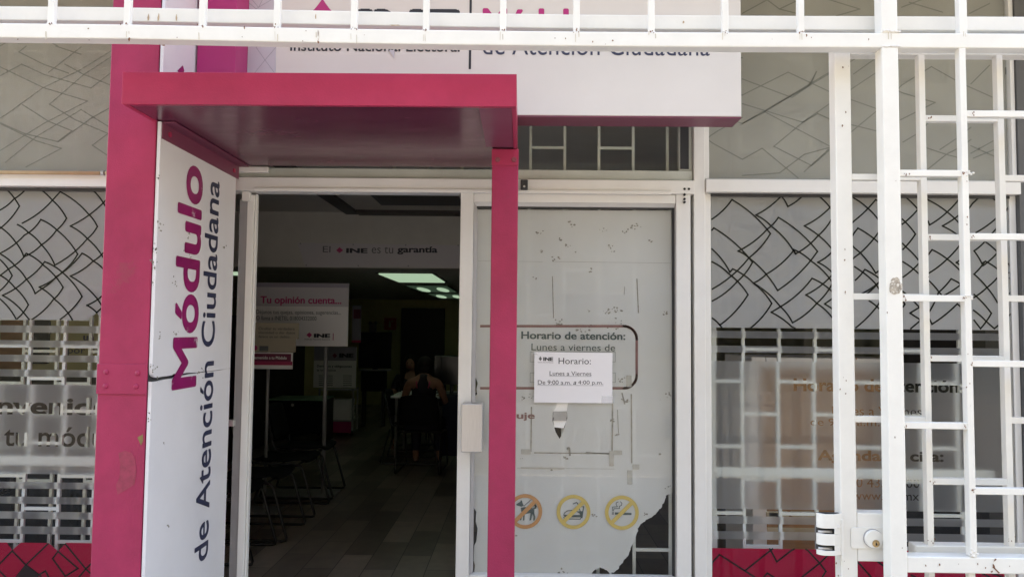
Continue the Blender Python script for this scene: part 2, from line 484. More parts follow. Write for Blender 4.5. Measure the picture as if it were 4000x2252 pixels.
def cutout_film(outline, words, Y):
    """a film with the words cut out of it; words: (text, pixel box, bold)"""
    cu = bpy.data.curves.new('film', 'CURVE'); cu.dimensions = '2D'; cu.fill_mode = 'FRONT'
    def poly(pts):
        sp = cu.splines.new('POLY'); sp.points.add(len(pts) - 1)
        for p, q in zip(sp.points, pts): p.co = (q[0], q[1], 0, 1)
        sp.use_cyclic_u = True
    poly(outline)
    for s, bx, bold in words:
        tcu = bpy.data.curves.new('lettering', 'FONT'); tcu.body = s; tcu.offset = bold; tcu.resolution_u = 5
        o = bpy.data.objects.new('lettering', tcu); C.objects.link(o)
        dg = bpy.context.evaluated_depsgraph_get(); dg.update()
        me = o.evaluated_get(dg).to_mesh()
        bm = bmesh.new(); bm.from_mesh(me)
        o.evaluated_get(dg).to_mesh_clear()
        bmesh.ops.remove_doubles(bm, verts=bm.verts, dist=1e-5)
        vs = [v.co for v in bm.verts]
        a, b = min(v.x for v in vs), max(v.x for v in vs); c, d = min(v.y for v in vs), max(v.y for v in vs)
        u0, u1, v0, v1 = rect(*bx, Y)
        be = set(e for e in bm.edges if len(e.link_faces) == 1)
        while be:
            e = be.pop(); loop = [e.verts[0], e.verts[1]]
            while True:
                nx = [q for q in loop[-1].link_edges if q in be]
                if not nx: break
                be.remove(nx[0]); w = nx[0].other_vert(loop[-1])
                if w == loop[0]: break
                loop.append(w)
            if len(loop) > 2:
                poly([(u0 + (w.co.x - a) / (b - a) * (u1 - u0), v0 + (w.co.y - c) / (d - c) * (v1 - v0)) for w in loop])
        bm.free(); bpy.data.objects.remove(o); bpy.data.curves.remove(tcu)
    o = bpy.data.objects.new('film', cu); C.objects.link(o)
    dg = bpy.context.evaluated_depsgraph_get(); dg.update()
    me = o.evaluated_get(dg).to_mesh()
    mb = MB(); mb.add([(v.co.x, Y, v.co.y) for v in me.vertices], [tuple(p.vertices) for p in me.polygons])
    o.evaluated_get(dg).to_mesh_clear(); bpy.data.objects.remove(o); bpy.data.curves.remove(cu)
    return mb
def lines_px(polys, org, sca, Y, bulge=0.05):
    """polylines traced in a zoomed crop -> curved (x, z) polylines on the plane"""
    out = []
    for p in polys:
        pts = []
        for (a, b) in zip(p[:-1], p[1:]):
            dx, dy = b[0] - a[0], b[1] - a[1]
            L = math.hypot(dx, dy)
            nx, ny = -dy / L, dx / L
            if nx < 0: nx, ny = -nx, -ny
            k = 6 if L > 120 else 2
            for i in range(k):
                t = i / k; w = 4 * t * (1 - t) * bulge * L * (1 if L > 120 else 0)
                pts.append((a[0] + dx * t + nx * w, a[1] + dy * t + ny * w))
        pts.append(p[-1])
        out.append([(lambda q: (q.x, q.z))(at(org[0] + x / sca, org[1] + y / sca, Y)) for x, y in pts])
    return out
def clip_strip(mb, polys, w, Y, lo=None):
    for p in polys:
        if lo:
            p = [(min(max(x, lo[0]), lo[1]), min(max(z, lo[2]), lo[3])) for x, z in p]
        mb.strip(p, w, Y)
    return mb

F = 3.46        # plane of the shop front
# ================================================================== SETTING
MB().box(-30, 30, -1.3, 3.40, -0.12, 0).build('pavement', M['concrete']); bpy.data.objects['pavement']['kind'] = 'structure'
tag(MB().add([(-120, -120, -0.13), (120, -120, -0.13), (120, 120, -0.13), (-120, 120, -0.13)], [(0, 1, 2, 3)]).build('road', M['asphalt']), kind='structure')
tag(MB().box(-30, 30, -13, -11.8, -0.125, 0.01).build('far_pavement', M['darkwall']), kind='structure')
tag(MB().box(-6, 6, 3.40, 15.6, -0.10, 0.0).build('floor', M['planks']), kind='structure')

# ================================================================== BUILDING
bld = thing('office_building', (0, F, 0), 'grey rendered office building whose glazed shop front stands behind the magenta entrance', 'building')
XR = XX(3972, F, 1000)            # right end of the glazing
XL = -3.6
Ztop = 3.55
# carcass
w = MB()
w.box(XL - 2.4, 6, F + 0.0, F + 0.25, Ztop, 7.6)
w.box(XL - 2.4, XL, F - 0.02, F + 0.25, 0, Ztop - 0.002)
w.build('wall', M['render'], bld)
MB().box(XR, 6, F - 0.03, F + 0.25, 0, Ztop - 0.003).build('pier', M['darkwall'], bld)
MB().box(XL - 2.4, 6, 2.5, F - 0.003, 3.62, 3.80).build('overhang', M['render'], bld)
MB().box(-6.5, 6.5, F + 0.252, 16, 7.0, 7.4).build('roof', M['render'], bld)
# inner room
CEIL1, CEIL2, SOFY = ZZ(830, 7.4, 1500), ZZ(1045, 7.4, 1500), 7.4
BACK = 15.5
w = MB()
w.box(-6.15, -6.0, F + 0.26, BACK, 0, 6.99); w.box(6.0, 6.15, F + 0.26, BACK, 0, 6.99)
w.box(-6.15, 6.15, BACK, BACK + 0.15, 0, 6.99)
w.build('inner_wall', M['inwall'], bld)
w = MB(); w.box(-5.99, 5.99, F + 0.26, SOFY - 0.002, CEIL1, CEIL1 + 0.1); w.box(-5.99, 5.99, SOFY + 0.302, BACK - 0.002, CEIL2, CEIL2 + 0.1)
w.build('ceiling', M['ceil'], bld)
MB().box(-5.98, 5.98, SOFY, SOFY + 0.30, CEIL2 - 0.003, CEIL1 + 0.14).build('soffit', M['ceil'], bld)
# coffer trims on the front ceiling
w = MB()
a = at(1300, 750, SOFY)
zc = CEIL1
def onz(px, py, z):
    d = ray(px, py); return EYE + d * ((z - EYE.z) / d.z)
p0, p1 = onz(1290, 748, zc), onz(1400, 826, zc)
p2 = onz(1800, 824, zc)
w.box(p1.x - 0.12, p1.x, F + 0.5, p1.y, zc - 0.03, zc + 0.02)
w.box(p1.x + 0.002, 4, p1.y - 0.12, p1.y + 0.06, zc - 0.032, zc + 0.02)
w.build('ceiling_trim', M['coffer'], bld)
p0, p1 = onz(1490, 795, zc), onz(1745, 760, zc)
MB().box(p0.x, p1.x + 0.1, onz(1500, 752, zc).y, p0.y, zc - 0.015, zc + 0.02).build('ceiling_hatch', M['dark'], bld)
# inner back door
x0, x1, z0, z1 = rect(1565, 1203, 1735, 1600, BACK - 0.03)
di = MB().box(x0, x1, BACK - 0.05, BACK - 0.002, 0.004, z1).build('inner_door', M['doorwood'], bld, bevel=0.01)
MB().box((x0 + x1) / 2 - 0.006, (x0 + x1) / 2 + 0.006, BACK - 0.055, BACK - 0.0505, 0.02, z1 - 0.05).build('leaf_joint', M['dark'], di)

# ---- frames
ZH0, ZH1 = ZZ(758, F, 1700), ZZ(706, F, 1700)      # door header
ZTR0, ZTR1 = ZZ(748, F, 2000), ZZ(700, F, 2000)    # side transoms
XML0, XML1 = XX(2705, F), XX(2749, F)              # mullion right of the door
XJ0, XJ1 = XX(952, F, 1400), XX(979, F, 1400)      # left jamb
FD = 0.07                                          # frame depth
fr = MB()
fr.box(XML0, XML1, F - 0.035, F + 0.05, 0.02, Ztop)
fr.box(XX(880, F), XML0 - 0.002, F - 0.055, F + 0.04, ZH0, ZH1)
fr.box(XX(1000, F), XX(2612, F), F - 0.068, F - 0.056, ZZ(762, F, 1700), ZZ(748, F, 1700))
fr.build('door_frame', M['alu'], bld, bevel=0.003)
# pale green head of the fanlight with the fanlight glass
x0, x1, z0, z1 = rect(900, 664, 2688, 690, F)
w = MB(); w.box(x0, XML0 - 0.003, F - 0.02, F + 0.03, ZH1 + 0.006, z1)
w.box(XX(2650, F, 560), XML0 - 0.003, F - 0.01, F + 0.03, z1 + 0.002, Ztop)
fl = w.build('fanlight', M['alugreen'], bld, bevel=0.003)
MB().box(x0, XX(2650, F, 560), F + 0.004, F + 0.010, z1 - 0.004, Ztop).build('pane', M['glass'], fl)
w = MB(); w.box(XX(2655, F, 560), XX(2688, F, 560), F - 0.014, F - 0.0102, z1 + 0.01, Ztop - 0.01); w.build('gasket', M['gasket'], fl)
# little hardware on the header
w = MB()
for px, py in ((2674, 738), (2691, 738), (2674, 760), (2674, 777), (2674, 789)):
    p = at(px, py, F - 0.056); w.disc((p.x, p.z), 0.0055, F - 0.0575, F - 0.05, 14)
build_each(w, 'screw_hole', M['hole'], bld)
x0, x1, z0, z1 = rect(2034, 705, 2062, 744, F - 0.06)
br = MB().box(x0, x1, F - 0.085, F - 0.0565, z0, z1).build('door_bracket', M['gasket'], bld, bevel=0.003)
MB().disc(((x0 + x1) / 2, z0 + 0.014), 0.005, F - 0.088, F - 0.0855, 12).build('screw', M['brushed'], br)

# ---- fixed/sliding door leaf on the right
XS0, XS1 = XX(1798, F, 1100), XX(1848, F, 1100)      # left stile
XG0, XG1 = XX(1862, F, 1100), XX(2624, F, 1400)      # glass
XE0, XE1 = XX(2634, F, 1300), XX(2690, F, 1300)      # right stile
ZG1, ZG0 = ZZ(812, F, 2240), ZZ(2239, F, 2240)
ZD1 = ZZ(762, F, 2240)
d = MB()
d.box(XS0, XS1, F - 0.045, F + 0.012, 0.03, ZD1)
d.box(XE0, XE1, F - 0.045, F + 0.012, 0.03, ZD1)
d.box(XS1 + 0.0015, XE0 - 0.0015, F - 0.043, F + 0.010, ZZ(798, F, 2240), ZD1 - 0.002)
d.box(XS1 + 0.0015, XE0 - 0.0015, F - 0.043, F + 0.010, 0.03, ZG0)
door = d.build('door', M['alu'], bld, bevel=0.003)
g = MB()
g.prism([(XS1 + 0.002, F - 0.040), (XG0, F - 0.004), (XG0, F + 0.008), (XS1 + 0.002, F + 0.008)], ZG0 + 0.002, ZZ(799, F, 2240) , 'z')
g.build('stile_rebate', M['alugrey'], door)
g = MB()
g.box(XG0 - 0.004, XG1 + 0.01, F - 0.012, F - 0.004, ZG1 - 0.006, ZG1 + 0.003)
g.box(XG1, XG1 + 0.010, F - 0.012, F - 0.004, ZG0, ZG1 - 0.0065)
g.build('gasket', M['gasket'], door)
g = MB()
g.add([(XS1 + 0.002, F - 0.042, ZZ(799, F, 2240)), (XE0 - 0.002, F - 0.042, ZZ(799, F, 2240)), (XE0 - 0.002, F - 0.006, ZG1), (XS1 + 0.002, F - 0.006, ZG1)], [(0, 1, 2, 3)])
g.build('rail_bevel', M['alu'], door)
MB().box(XG0 - 0.01, XG1 + 0.008, F - 0.002, F + 0.003, ZG0 - 0.01, ZG1 + 0.006).build('pane', M['glass'], door)
# torn film inside the door
def P2(px, py, Y): q = at(px, py, Y); return (q.x, q.z)
FF = F + 0.007
tear = [(1262, 948), (1225, 962), (1212, 1000), (1198, 1032), (1168, 1062), (1140, 1090), (1112, 1106), (1085, 1122), (1060, 1150), (1052, 1180), (1040, 1205), (1020, 1262),
        (1000, 1310), (985, 1330), (955, 1372), (915, 1418), (890, 1432), (868, 1408), (845, 1398), (820, 1395), (795, 1408), (780, 1424), (768, 1452)]
jr = random.Random(9); t2_ = []
for (a_, b_), (c_, d_) in zip(tear[:-1], tear[1:]):
    n_ = max(1, int(math.hypot(c_ - a_, d_ - b_) / 7))
    t2_ += [(a_ + (c_ - a_) * i / n_ + (jr.gauss(0, 2.6) if i else 0), b_ + (d_ - b_) * i / n_ + (jr.gauss(0, 2.6) if i else 0)) for i in range(n_)]
tear = [P2(1800 + x / 1.523, 1300 + y / 1.523, FF) for x, y in t2_ + tear[-1:]]
lt = [(78, 1442), (84, 1380), (76, 1350), (80, 1260), (92, 1240), (100, 1160), (88, 1120), (92, 1060), (78, 1040), (80, 380), (97, 362), (92, 330), (102, 300), (90, 268), (82, 255)]
lt = [P2(1800 + x / 1.523, 1300 + y / 1.523, FF) for x, y in lt]
ol = [P2(1864, 818, FF), P2(2622, 822, FF)] + tear + [(lt[0][0], tear[-1][1])] + lt
hole = [(572, 415), (640, 415), (632, 470), (634, 505), (622, 545), (612, 580), (588, 628), (565, 590), (556, 560), (545, 520), (548, 470), (566, 440)]
def poly_film(outline, holes, Y):
    cu = bpy.data.curves.new('film', 'CURVE'); cu.dimensions = '2D'; cu.fill_mode = 'FRONT'
    for pts in [outline] + holes:
        sp = cu.splines.new('POLY'); sp.points.add(len(pts) - 1)
        for p, q in zip(sp.points, pts): p.co = (q[0], q[1], 0, 1)
        sp.use_cyclic_u = True
    o = bpy.data.objects.new('film', cu); C.objects.link(o)
    dg = bpy.context.evaluated_depsgraph_get(); dg.update()
    me = o.evaluated_get(dg).to_mesh()
    mb = MB(); mb.add([(v.co.x, Y, v.co.y) for v in me.vertices], [tuple(p.vertices) for p in me.polygons])
    o.evaluated_get(dg).to_mesh_clear(); bpy.data.objects.remove(o); bpy.data.curves.remove(cu)
    return mb
hole = [P2(1800 + x / 1.523, 1300 + y / 1.523, FF) for x, y in hole]
chips = []
for px, py, s in ((1240, 772, 9), (1160, 1105, 12), (1690, 1075, 5), (1272, 1018, 4)):
    pass
poly_film(ol, [hole], FF).build('torn_film', M['filmdoor'], door)
# print on the film (seen just in front of it)
T = FF - 0.002
t = MB()
text_px(t, 'Horario de atención:', 2036, 1295, 2443, 1325, T, 0.022)
text_px(t, 'Lunes a viernes de', 2076, 1342, 2403, 1369, T, 0.004)
t.build('opening_hours_lettering', M['gtext'], door)
t = MB(); text_px(t, 'uje', 2018, 1610, 2089, 1642, T, 0.022); t.build('maroon_lettering', M['maroon'], door)
def round_frame(l, t_, r, b, rad, wpx, Y):
    pts = []
    for cx, cy, a0 in ((r - rad, t_ + rad, -90), (r - rad, b - rad, 0)):
        for i in range(9):
            a = R(a0 + 90 * i / 8); pts.append((cx + rad * math.cos(a), cy + rad * math.sin(a)))
    pts = [(l, t_)] + pts + [(l, b)]
    return [P2(x, y, Y) for x, y in pts]
t = MB(); t.strip(round_frame(1880, 1273, 2487, 1515, 50, 10, T), 0.0115, T); t.build('rounded_border', M['maroon'], door)
t = MB()
for l, tt, r, b in ((2071, 1374, 2404, 1412), (2071, 1455, 2404, 1492)):
    p = [P2(l, tt, T), P2(r, tt, T), P2(r, b, T), P2(l, b, T), P2(l, tt, T)]
    t.strip(p, 0.0012, T)
t.build('hour_box', M['gtext'], door)
# glue marks and tape
t = MB()
def gl(px0, py0, px1, py1, w): t.strip([P2(px0, py0, T), P2(px1, py1, T)], w, T + 0.0004)
gl(2076, 1590, 2074, 1760, 0.006); gl(2393, 1570, 2391, 1760, 0.007); gl(2088, 1767, 2395, 1770, 0.005)
gl(2466, 1540, 2468, 1805, 0.006); gl(2020, 1826, 2400, 1830, 0.0012); gl(2290, 1765, 2392, 1772, 0.004)
gl(2430, 1535, 2440, 1575, 0.006); gl(2224, 1752, 2226, 1775, 0.009); gl(2412, 1600, 2416, 1690, 0.003)
gl(1868, 1018, 2120, 1022, 0.0008); gl(2158, 1021, 2620, 1027, 0.001)
gl(2158, 1080, 2162, 1240, 0.004); gl(2488, 1090, 2494, 1220, 0.005); gl(2440, 1120, 2438, 1150, 0.003)
rnd = random.Random(3)
for px, py, s, n in ((2233, 878, 10, 6), (2102, 912, 9, 7), (2480, 885, 14, 9), (2440, 900, 8, 5), (2355, 898, 8, 5), (2185, 935, 6, 3), (2225, 955, 9, 5), (2390, 970, 10, 8),
                     (2545, 940, 7, 5), (2165, 1010, 12, 6), (2250, 985, 5, 4), (2305, 1058, 7, 4), (2115, 980, 4, 3), (2090, 1085, 5, 4), (2375, 1215, 12, 9), (2420, 1212, 9, 7),
                     (2300, 1215, 4, 3), (2180, 1262, 20, 10), (2270, 1290, 9, 7), (2400, 1265, 18, 10), (2310, 1275, 12, 6), (2605, 1220, 9, 8), (2610, 1540, 12, 9),
                     (2040, 1555, 8, 5), (2075, 1550, 8, 5), (2425, 1480, 8, 6), (2440, 1560, 10, 8), (2415, 1700, 8, 6), (2223, 1750, 6, 8), (2210, 1785, 5, 4),
                     (2325, 2010, 5, 4), (2524, 2005, 5, 6), (2390, 1640, 5, 3), (2035, 1786, 3, 2), (2014, 2090, 3, 2), (2155, 1835, 3, 2), (2200, 2230, 14, 6), (2580, 1770, 3, 2), (2615, 1900, 8, 4)):
    for k in range(n):
        a, b = px + rnd.gauss(0, s), py + rnd.gauss(0, s * 0.6)
        q = []
        rad = rnd.uniform(1.2, 4.2)
        for i in range(7):
            an = 2 * math.pi * i / 7; rr = rad * rnd.uniform(0.5, 1.3)
            q.append(P2(a + rr * math.cos(an) * 1.3, b - rr * math.sin(an), T))
        t.add([(x, T + 0.0002 * (k % 3), z) for x, z in q], [tuple(range(7))])
tag(t.build('glue_residue', M['grime'], door), kind='stuff')
t = MB()
for l, tt, r, b in ((2035, 1753, 2073, 1772), (2380, 1760, 2398, 1818), (2397, 1758, 2430, 1774), (2450, 1835, 2470, 1890), (2471, 1812, 2497, 1831), (2447, 1465, 2467, 1510), (2034, 1824, 2205, 1830)):
    x0, x1, z0, z1 = rect(l, tt, r, b, T); t.quad(x0, x1, z0, z1, T - 0.0006)
build_each(t, 'tape', M['tape'], door)
t = MB()
pp = [(549, 466), (633, 464), (630, 478), (636, 490), (628, 505), (630, 520), (550, 521), (553, 505), (543, 492), (551, 480)]
t.add([(lambda q: (q[0], T - 0.001, q[1]))(P2(1800 + x / 1.523, 1300 + y / 1.523, T)) for x, y in pp], [tuple(range(len(pp)))])
t.build('silver_tape', M['ducttape'], door)
t = MB()
for pp in ([(572, 415), (640, 415), (632, 466), (549, 466), (556, 440)], [(550, 521), (630, 520), (612, 566), (556, 560)]):
    t.add([(lambda q: (q[0], FF + 0.003, q[1]))(P2(1800 + x / 1.523, 1300 + y / 1.523, T)) for x, y in pp], [tuple(range(len(pp)))])
t.build('pale_backing', M['board'], door)

# prohibition pictograms
PX = 2950.0
def pict(cx, cy, rpx, material, draw):
    p = at(cx, cy, T); u = F / PX
    rw = rpx * u
    s = MB(); draw(s, lambda x, y: (p.x + (x - cx) * u, p.z - (y - cy) * u))
    dk = s
    dk.build('pictogram', M['gtext'], door)
    s = MB(); s.ring((p.x, p.z), rw * 0.79, rw, T - 0.0016, T - 0.0012)
    c, w_ = math.cos(R(45)), rw * 0.115
    s.add([(p.x - rw * .82 * c - w_ * c, T - 0.0017, p.z - rw * .82 * c + w_ * c), (p.x - rw * .82 * c + w_ * c, T - 0.0017, p.z - rw * .82 * c - w_ * c),
           (p.x + rw * .82 * c + w_ * c, T - 0.0017, p.z + rw * .82 * c - w_ * c), (p.x + rw * .82 * c - w_ * c, T - 0.0017, p.z + rw * .82 * c + w_ * c)], [(0, 1, 2, 3)])
    s.build('prohibition_ring', material, door)
def zp(pts): return [(1990 + x / 4.86, 1900 + y / 4.86) for x, y in pts]
def fillp(s, q, pts): s.add([(x, T - 0.0006, z) for x, z in [q(*p) for p in zp(pts)]], [tuple(range(len(pts)))])
def strk(s, q, pts, w): s.strip([q(*p) for p in zp(pts)], w, T - 0.0007)
def dog(s, q):
    fillp(s, q, [(130, 330), (205, 285), (215, 258), (235, 262), (250, 310), (272, 360), (225, 378), (180, 365), (140, 355)])
    fillp(s, q, [(215, 395), (290, 382), (380, 392), (430, 400), (470, 410), (470, 500), (400, 490), (330, 505), (290, 520), (225, 470)])
    for lg in ([(235, 480), (260, 500), (225, 625), (198, 628)], [(262, 500), (292, 510), (285, 625), (258, 632)], [(400, 480), (440, 490), (412, 622), (380, 628)],
               [(430, 480), (470, 490), (490, 560), (480, 625), (450, 628), (455, 560)]): fillp(s, q, lg)
    strk(s, q, [(455, 410), (490, 395), (498, 365), (480, 345), (462, 350)], 0.007)
    strk(s, q, [(275, 365), (412, 238)], 0.003)
def food(s, q):
    strk(s, q, [(1035, 530), (1050, 490), (1100, 455), (1180, 445), (1270, 460), (1330, 490), (1360, 535), (1035, 535)], 0.0035)
    strk(s, q, [(1060, 553), (1370, 553)], 0.008)
    strk(s, q, [(1035, 570), (1050, 605), (1340, 605), (1360, 575)], 0.0035)
    strk(s, q, [(1400, 375), (1340, 372)], 0.0035); strk(s, q, [(1405, 372), (1375, 575)], 0.005)
    fillp(s, q, [(1270, 460), (1395, 455), (1380, 570), (1350, 575), (1330, 490)])
    strk(s, q, [(1210, 322), (1270, 298), (1290, 310), (1345, 470)], 0.0045)
def smoke(s, q):
    fillp(s, q, [(2002, 482), (2315, 488), (2315, 528), (2002, 524)])
    for x in (1955, 1975): strk(s, q, [(x, 480), (x, 522)], 0.003)
    strk(s, q, [(1955, 455), (1958, 385), (2050, 378), (2025, 330), (2035, 300), (2065, 290)], 0.003)
    strk(s, q, [(1978, 455), (1985, 415), (2090, 410), (2085, 375), (2130, 345), (2135, 310), (2105, 285)], 0.003)
pict(2051, 1995, 66, M['orange'], dog)
pict(2240, 1997, 65, M['yellow'], food)
pict(2429, 2000, 65, M['yellow'], smoke)
# pull handle block on the left stile
x0, x1, z0, z1 = rect(1803, 1574, 1884, 1762, F - 0.10)
MB().box(x0, x1, F - 0.125, F - 0.0455, z0, z1).build('handle', M['brushed'], door, bevel=0.004)

# ---- left jamb, lock and the narrow side glass next to the magenta portal
d = MB()
d.box(XJ0, XJ1, F - 0.012, F + 0.02, 0.02, ZZ(762, F, 980))
d.box(XJ1 + 0.001, XJ1 + 0.009, F - 0.004, F + 0.026, 0.02, ZZ(758, F, 990))
jm = d.build('door_jamb', M['alu'], bld, bevel=0.003)
x0, x1, z0, z1 = rect(937, 744, 968, 780, F - 0.06)
MB().box(x0, x1, F - 0.035, F - 0.013, z0, z1).build('jamb_bracket', M['alu'], jm, bevel=0.002)
x0, x1, z0, z1 = rect(890, 1638, 925, 1662, F - 0.03)
MB().box(x0, XJ0 - 0.02, F - 0.05, F - 0.02, z0, z1).build('latch', M['brushed'], jm, bevel=0.002)
sl = MB().box(XJ0 - 0.05, XJ0 - 0.002, F + 0.03, F + 0.07, 0.02, ZZ(775, F, 950)).build('side_glazing', M['alugrey'], bld, bevel=0.002)
MB().box(XX(760, F), XJ0 - 0.051, F + 0.035, F + 0.041, 0.02, ZZ(745, F, 920)).build('pane', M['glass'], sl)

# ---- shop windows -------------------------------------------------------
def window_frame(name, x0, x1, sill, head, top):
    f = MB()
    f.box(x0, x1, F - 0.045, F + 0.04, head, top)
    f.box(x0, x1, F - 0.030, F + 0.03, top + 0.001, top + 0.006)
    f.box(x0, x0 + 0.03, F - 0.006, F + 0.03, sill, head - 0.001)
    f.box(x1 - 0.03, x1, F - 0.006, F + 0.03, sill, head - 0.001)
    f.box(x0, x1, F - 0.04, F + 0.035, sill - 0.06, sill - 0.001)
    return f.build(name, M['alu'], bld, bevel=0.003)
SILL = 0.16
XLW = XX(690, F)                                          # left window runs behind the portal
winL = window_frame('shop_window', XL, XLW, SILL, ZTR0 + 0.0, ZTR1)
winR = window_frame('shop_window', XML1 + 0.002, XR - 0.002, SILL, ZTR0 - 0.002, ZTR1 - 0.002)
for wv, a, b in ((winL, XL, XLW), (winR, XML1 + 0.032, XR - 0.032)):
    MB().box(a, b, F + 0.000, F + 0.005, SILL, ZTR0 - 0.003).build('pane', M['glass'], wv)
    MB().box(a, b, F - 0.010, F - 0.001, ZTR0 - 0.016, ZTR0 - 0.0035).build('gasket', M['gasket'], wv)  # black gasket strip; its colour also carries the shadow under the transom
Y1, Y2 = F + 0.008, F + 0.0065        # film and its cut lines
# grey film with the cut zigzag lines: right
a, b = at(2778, 760, Y1), at(3958, 1282, Y1)
ztop, zbot = ZZ(752, Y1, 3300), ZZ(1283, Y1, 3300)
XF0, XF1 = XX(2778, Y1, 1020), XX(3962, Y1, 1020)
f = MB(); f.add([(x, Y1, z) for x, z in ((XF0, zbot), (XF0, ztop), (XF1, ztop), (XF1, zbot))], [(0, 1, 2, 3)])
f.build('patterned_film', M['film'], winR)
ZR1 = [[(80, 300), (283, 102), (672, 445), (455, 690), (85, 1005)], [(80, 410), (100, 388), (490, 735), (330, 935), (85, 1125)],
       [(80, 600), (262, 835), (290, 802), (500, 945), (685, 1150), (475, 1395)], [(80, 730), (250, 850), (445, 1062), (160, 1370)], [(85, 1300), (180, 1395)],
       [(800, 45), (525, 258), (680, 370), (905, 618), (630, 855), (500, 945), (770, 1180), (895, 1345), (1140, 1150), (1300, 945)],
       [(345, 622), (640, 400), (752, 282), (1148, 625), (745, 1020), (455, 690), (345, 622)], [(765, 48), (848, 172), (1015, 45)], [(1135, 48), (1295, 210), (1420, 330)],
       [(1295, 160), (1015, 368), (1295, 600), (1420, 760)], [(1400, 160), (1295, 290), (1155, 465), (925, 650), (905, 605), (1080, 720), (1300, 940)],
       [(1295, 630), (1150, 735), (1298, 840), (1420, 950)], [(1300, 1035), (1093, 897), (780, 1180), (680, 1240), (920, 1420)], [(1298, 860), (1030, 1065), (1140, 1150), (1302, 1300)],
       [(1300, 1100), (1220, 1155), (1300, 1205)]]
ZR2 = [[(-100, 0), (20, 90), (155, 190), (258, 300), (330, 400)], [(-120, 420), (20, 315), (235, 102), (258, 115), (420, 230)], [(-60, 540), (20, 435), (55, 390), (258, 530), (400, 650)],
       [(-80, 500), (20, 590), (80, 640), (235, 845), (262, 825), (400, 700)], [(-100, 780), (20, 685), (80, 640), (258, 440), (350, 300)], [(22, 780), (110, 840), (240, 960), (265, 1000)],
       [(30, 915), (125, 808), (262, 890), (400, 1000)], [(100, 1050), (265, 940), (150, 1050)], [(170, 1125), (265, 1200)], [(35, 1395), (245, 1185), (300, 1100)],
       [(480, 20), (510, 55), (662, 200), (505, 350)], [(505, 300), (637, 450), (510, 605)], [(508, 545), (540, 580), (665, 710)], [(510, 730), (665, 845)], [(512, 885), (668, 750)],
       [(510, 1030), (545, 1060)], [(515, 1130), (530, 1160), (512, 1185)], [(620, 1130), (678, 1190), (582, 1248), (678, 1310)], [(590, 1405), (678, 1330)], [(700, 60), (765, 105), (955, 225), (1105, 370)],
       [(765, 320), (780, 358), (960, 225), (1105, 60)], [(1150, 200), (1105, 235), (910, 368), (1105, 490)], [(770, 655), (805, 608), (955, 700), (1115, 850)], [(772, 845), (955, 705), (1108, 530), (1180, 400)],
       [(1110, 700), (1050, 738), (1110, 775)], [(772, 920), (875, 1035), (905, 1070)], [(780, 1230), (870, 1040), (998, 902), (1115, 970)], [(925, 1070), (1115, 945), (1180, 900)],
       [(780, 1310), (805, 1360), (1060, 1155), (1120, 1205)], [(1130, 240), (1215, 140), (1300, 50)], [(1370, 50), (1460, 120), (1560, 210)], [(1250, 435), (1460, 285), (1560, 200)], [(1415, 440), (1460, 390), (1540, 300)],
       [(1230, 620), (1340, 525), (1470, 635), (1320, 770), (1230, 620)], [(1320, 740), (1345, 725), (1475, 810)], [(1330, 740), (1230, 855), (1360, 990), (1465, 1140), (1482, 1130)],
       [(1475, 880), (1360, 990), (1230, 1090)], [(1230, 1060), (1405, 1250), (1295, 1405), (1230, 1320)], [(1225, 1220), (1350, 1330), (1435, 1405), (1490, 1360)], [(1610, 140), (1570, 190), (1610, 235)],
       [(1580, 750), (1632, 850)], [(1585, 840), (1635, 865)], [(1590, 895), (1635, 945)], [(1590, 1050), (1640, 1000)], [(1590, 1270), (1645, 1210)]]
lo = (XF0, XF1, zbot, ztop)
f = MB()
clip_strip(f, lines_px(ZR1, (2750, 740), 2.589, Y2), 0.0074, Y2, lo)
clip_strip(f, lines_px(ZR2, (3330, 740), 2.5896, Y2, 0.03), 0.0074, Y2, lo)
f.build('zigzag_cut_line', M['clearline'], winR)
# left
ZL = [[(20, 35), (200, 250), (0, 480)], [(0, 290), (140, 180), (295, 40)], [(350, 38), (540, 190), (685, 375), (580, 500), (425, 650), (250, 770)],
      [(230, 425), (540, 190), (620, 102), (910, 330), (1003, 460), (900, 585), (565, 857), (420, 640), (290, 520), (180, 440)], [(900, 40), (1060, 210), (1098, 270), (1180, 380)],
      [(1200, 100), (1098, 180), (725, 455), (900, 585), (1075, 800)], [(0, 465), (160, 620), (245, 770), (270, 735), (450, 860), (650, 1085), (550, 1210), (330, 1415)],
      [(0, 735), (250, 550), (300, 520), (420, 388), (585, 495), (800, 745), (640, 930), (405, 1083)], [(0, 740), (160, 870), (270, 1000), (362, 1150), (430, 1100), (580, 975), (845, 735), (960, 815), (1070, 905)],
      [(0, 800), (125, 965), (0, 1120)], [(0, 965), (90, 895), (250, 770)], [(0, 960), (150, 1085), (292, 1265), (175, 1410)], [(25, 1168), (270, 1005), (460, 822), (640, 930), (845, 1180), (620, 1415)],
      [(0, 1205), (165, 1410)], [(25, 1168), (230, 1330), (300, 1415)], [(405, 1083), (570, 1215), (745, 1420)], [(1080, 710), (960, 815), (725, 970), (1000, 1200), (1050, 1275)], [(1060, 1165), (895, 1270), (995, 1345), (1050, 1295)]]
zt, zb = ZZ(724, Y1, 200), ZZ(1250, Y1, 200)
f = MB()
pl = [(XL, zb), (XL, zt), (XX(560, Y1), zt), (XX(560, Y1), ZZ(1195, Y1, 400)), P2(395, 1245, Y1), P2(378, 1221, Y1), P2(335, 1250, Y1)]
f.add([(x, Y1, z) for x, z in pl], [tuple(range(len(pl)))])
f.build('patterned_film', M['film'], winL)
f = MB(); clip_strip(f, lines_px(ZL, (0, 710), 2.637, Y2), 0.0072, Y2, (XL, XX(560, Y1), zb, zt))
f.build('zigzag_cut_line', M['clearline'], winL)
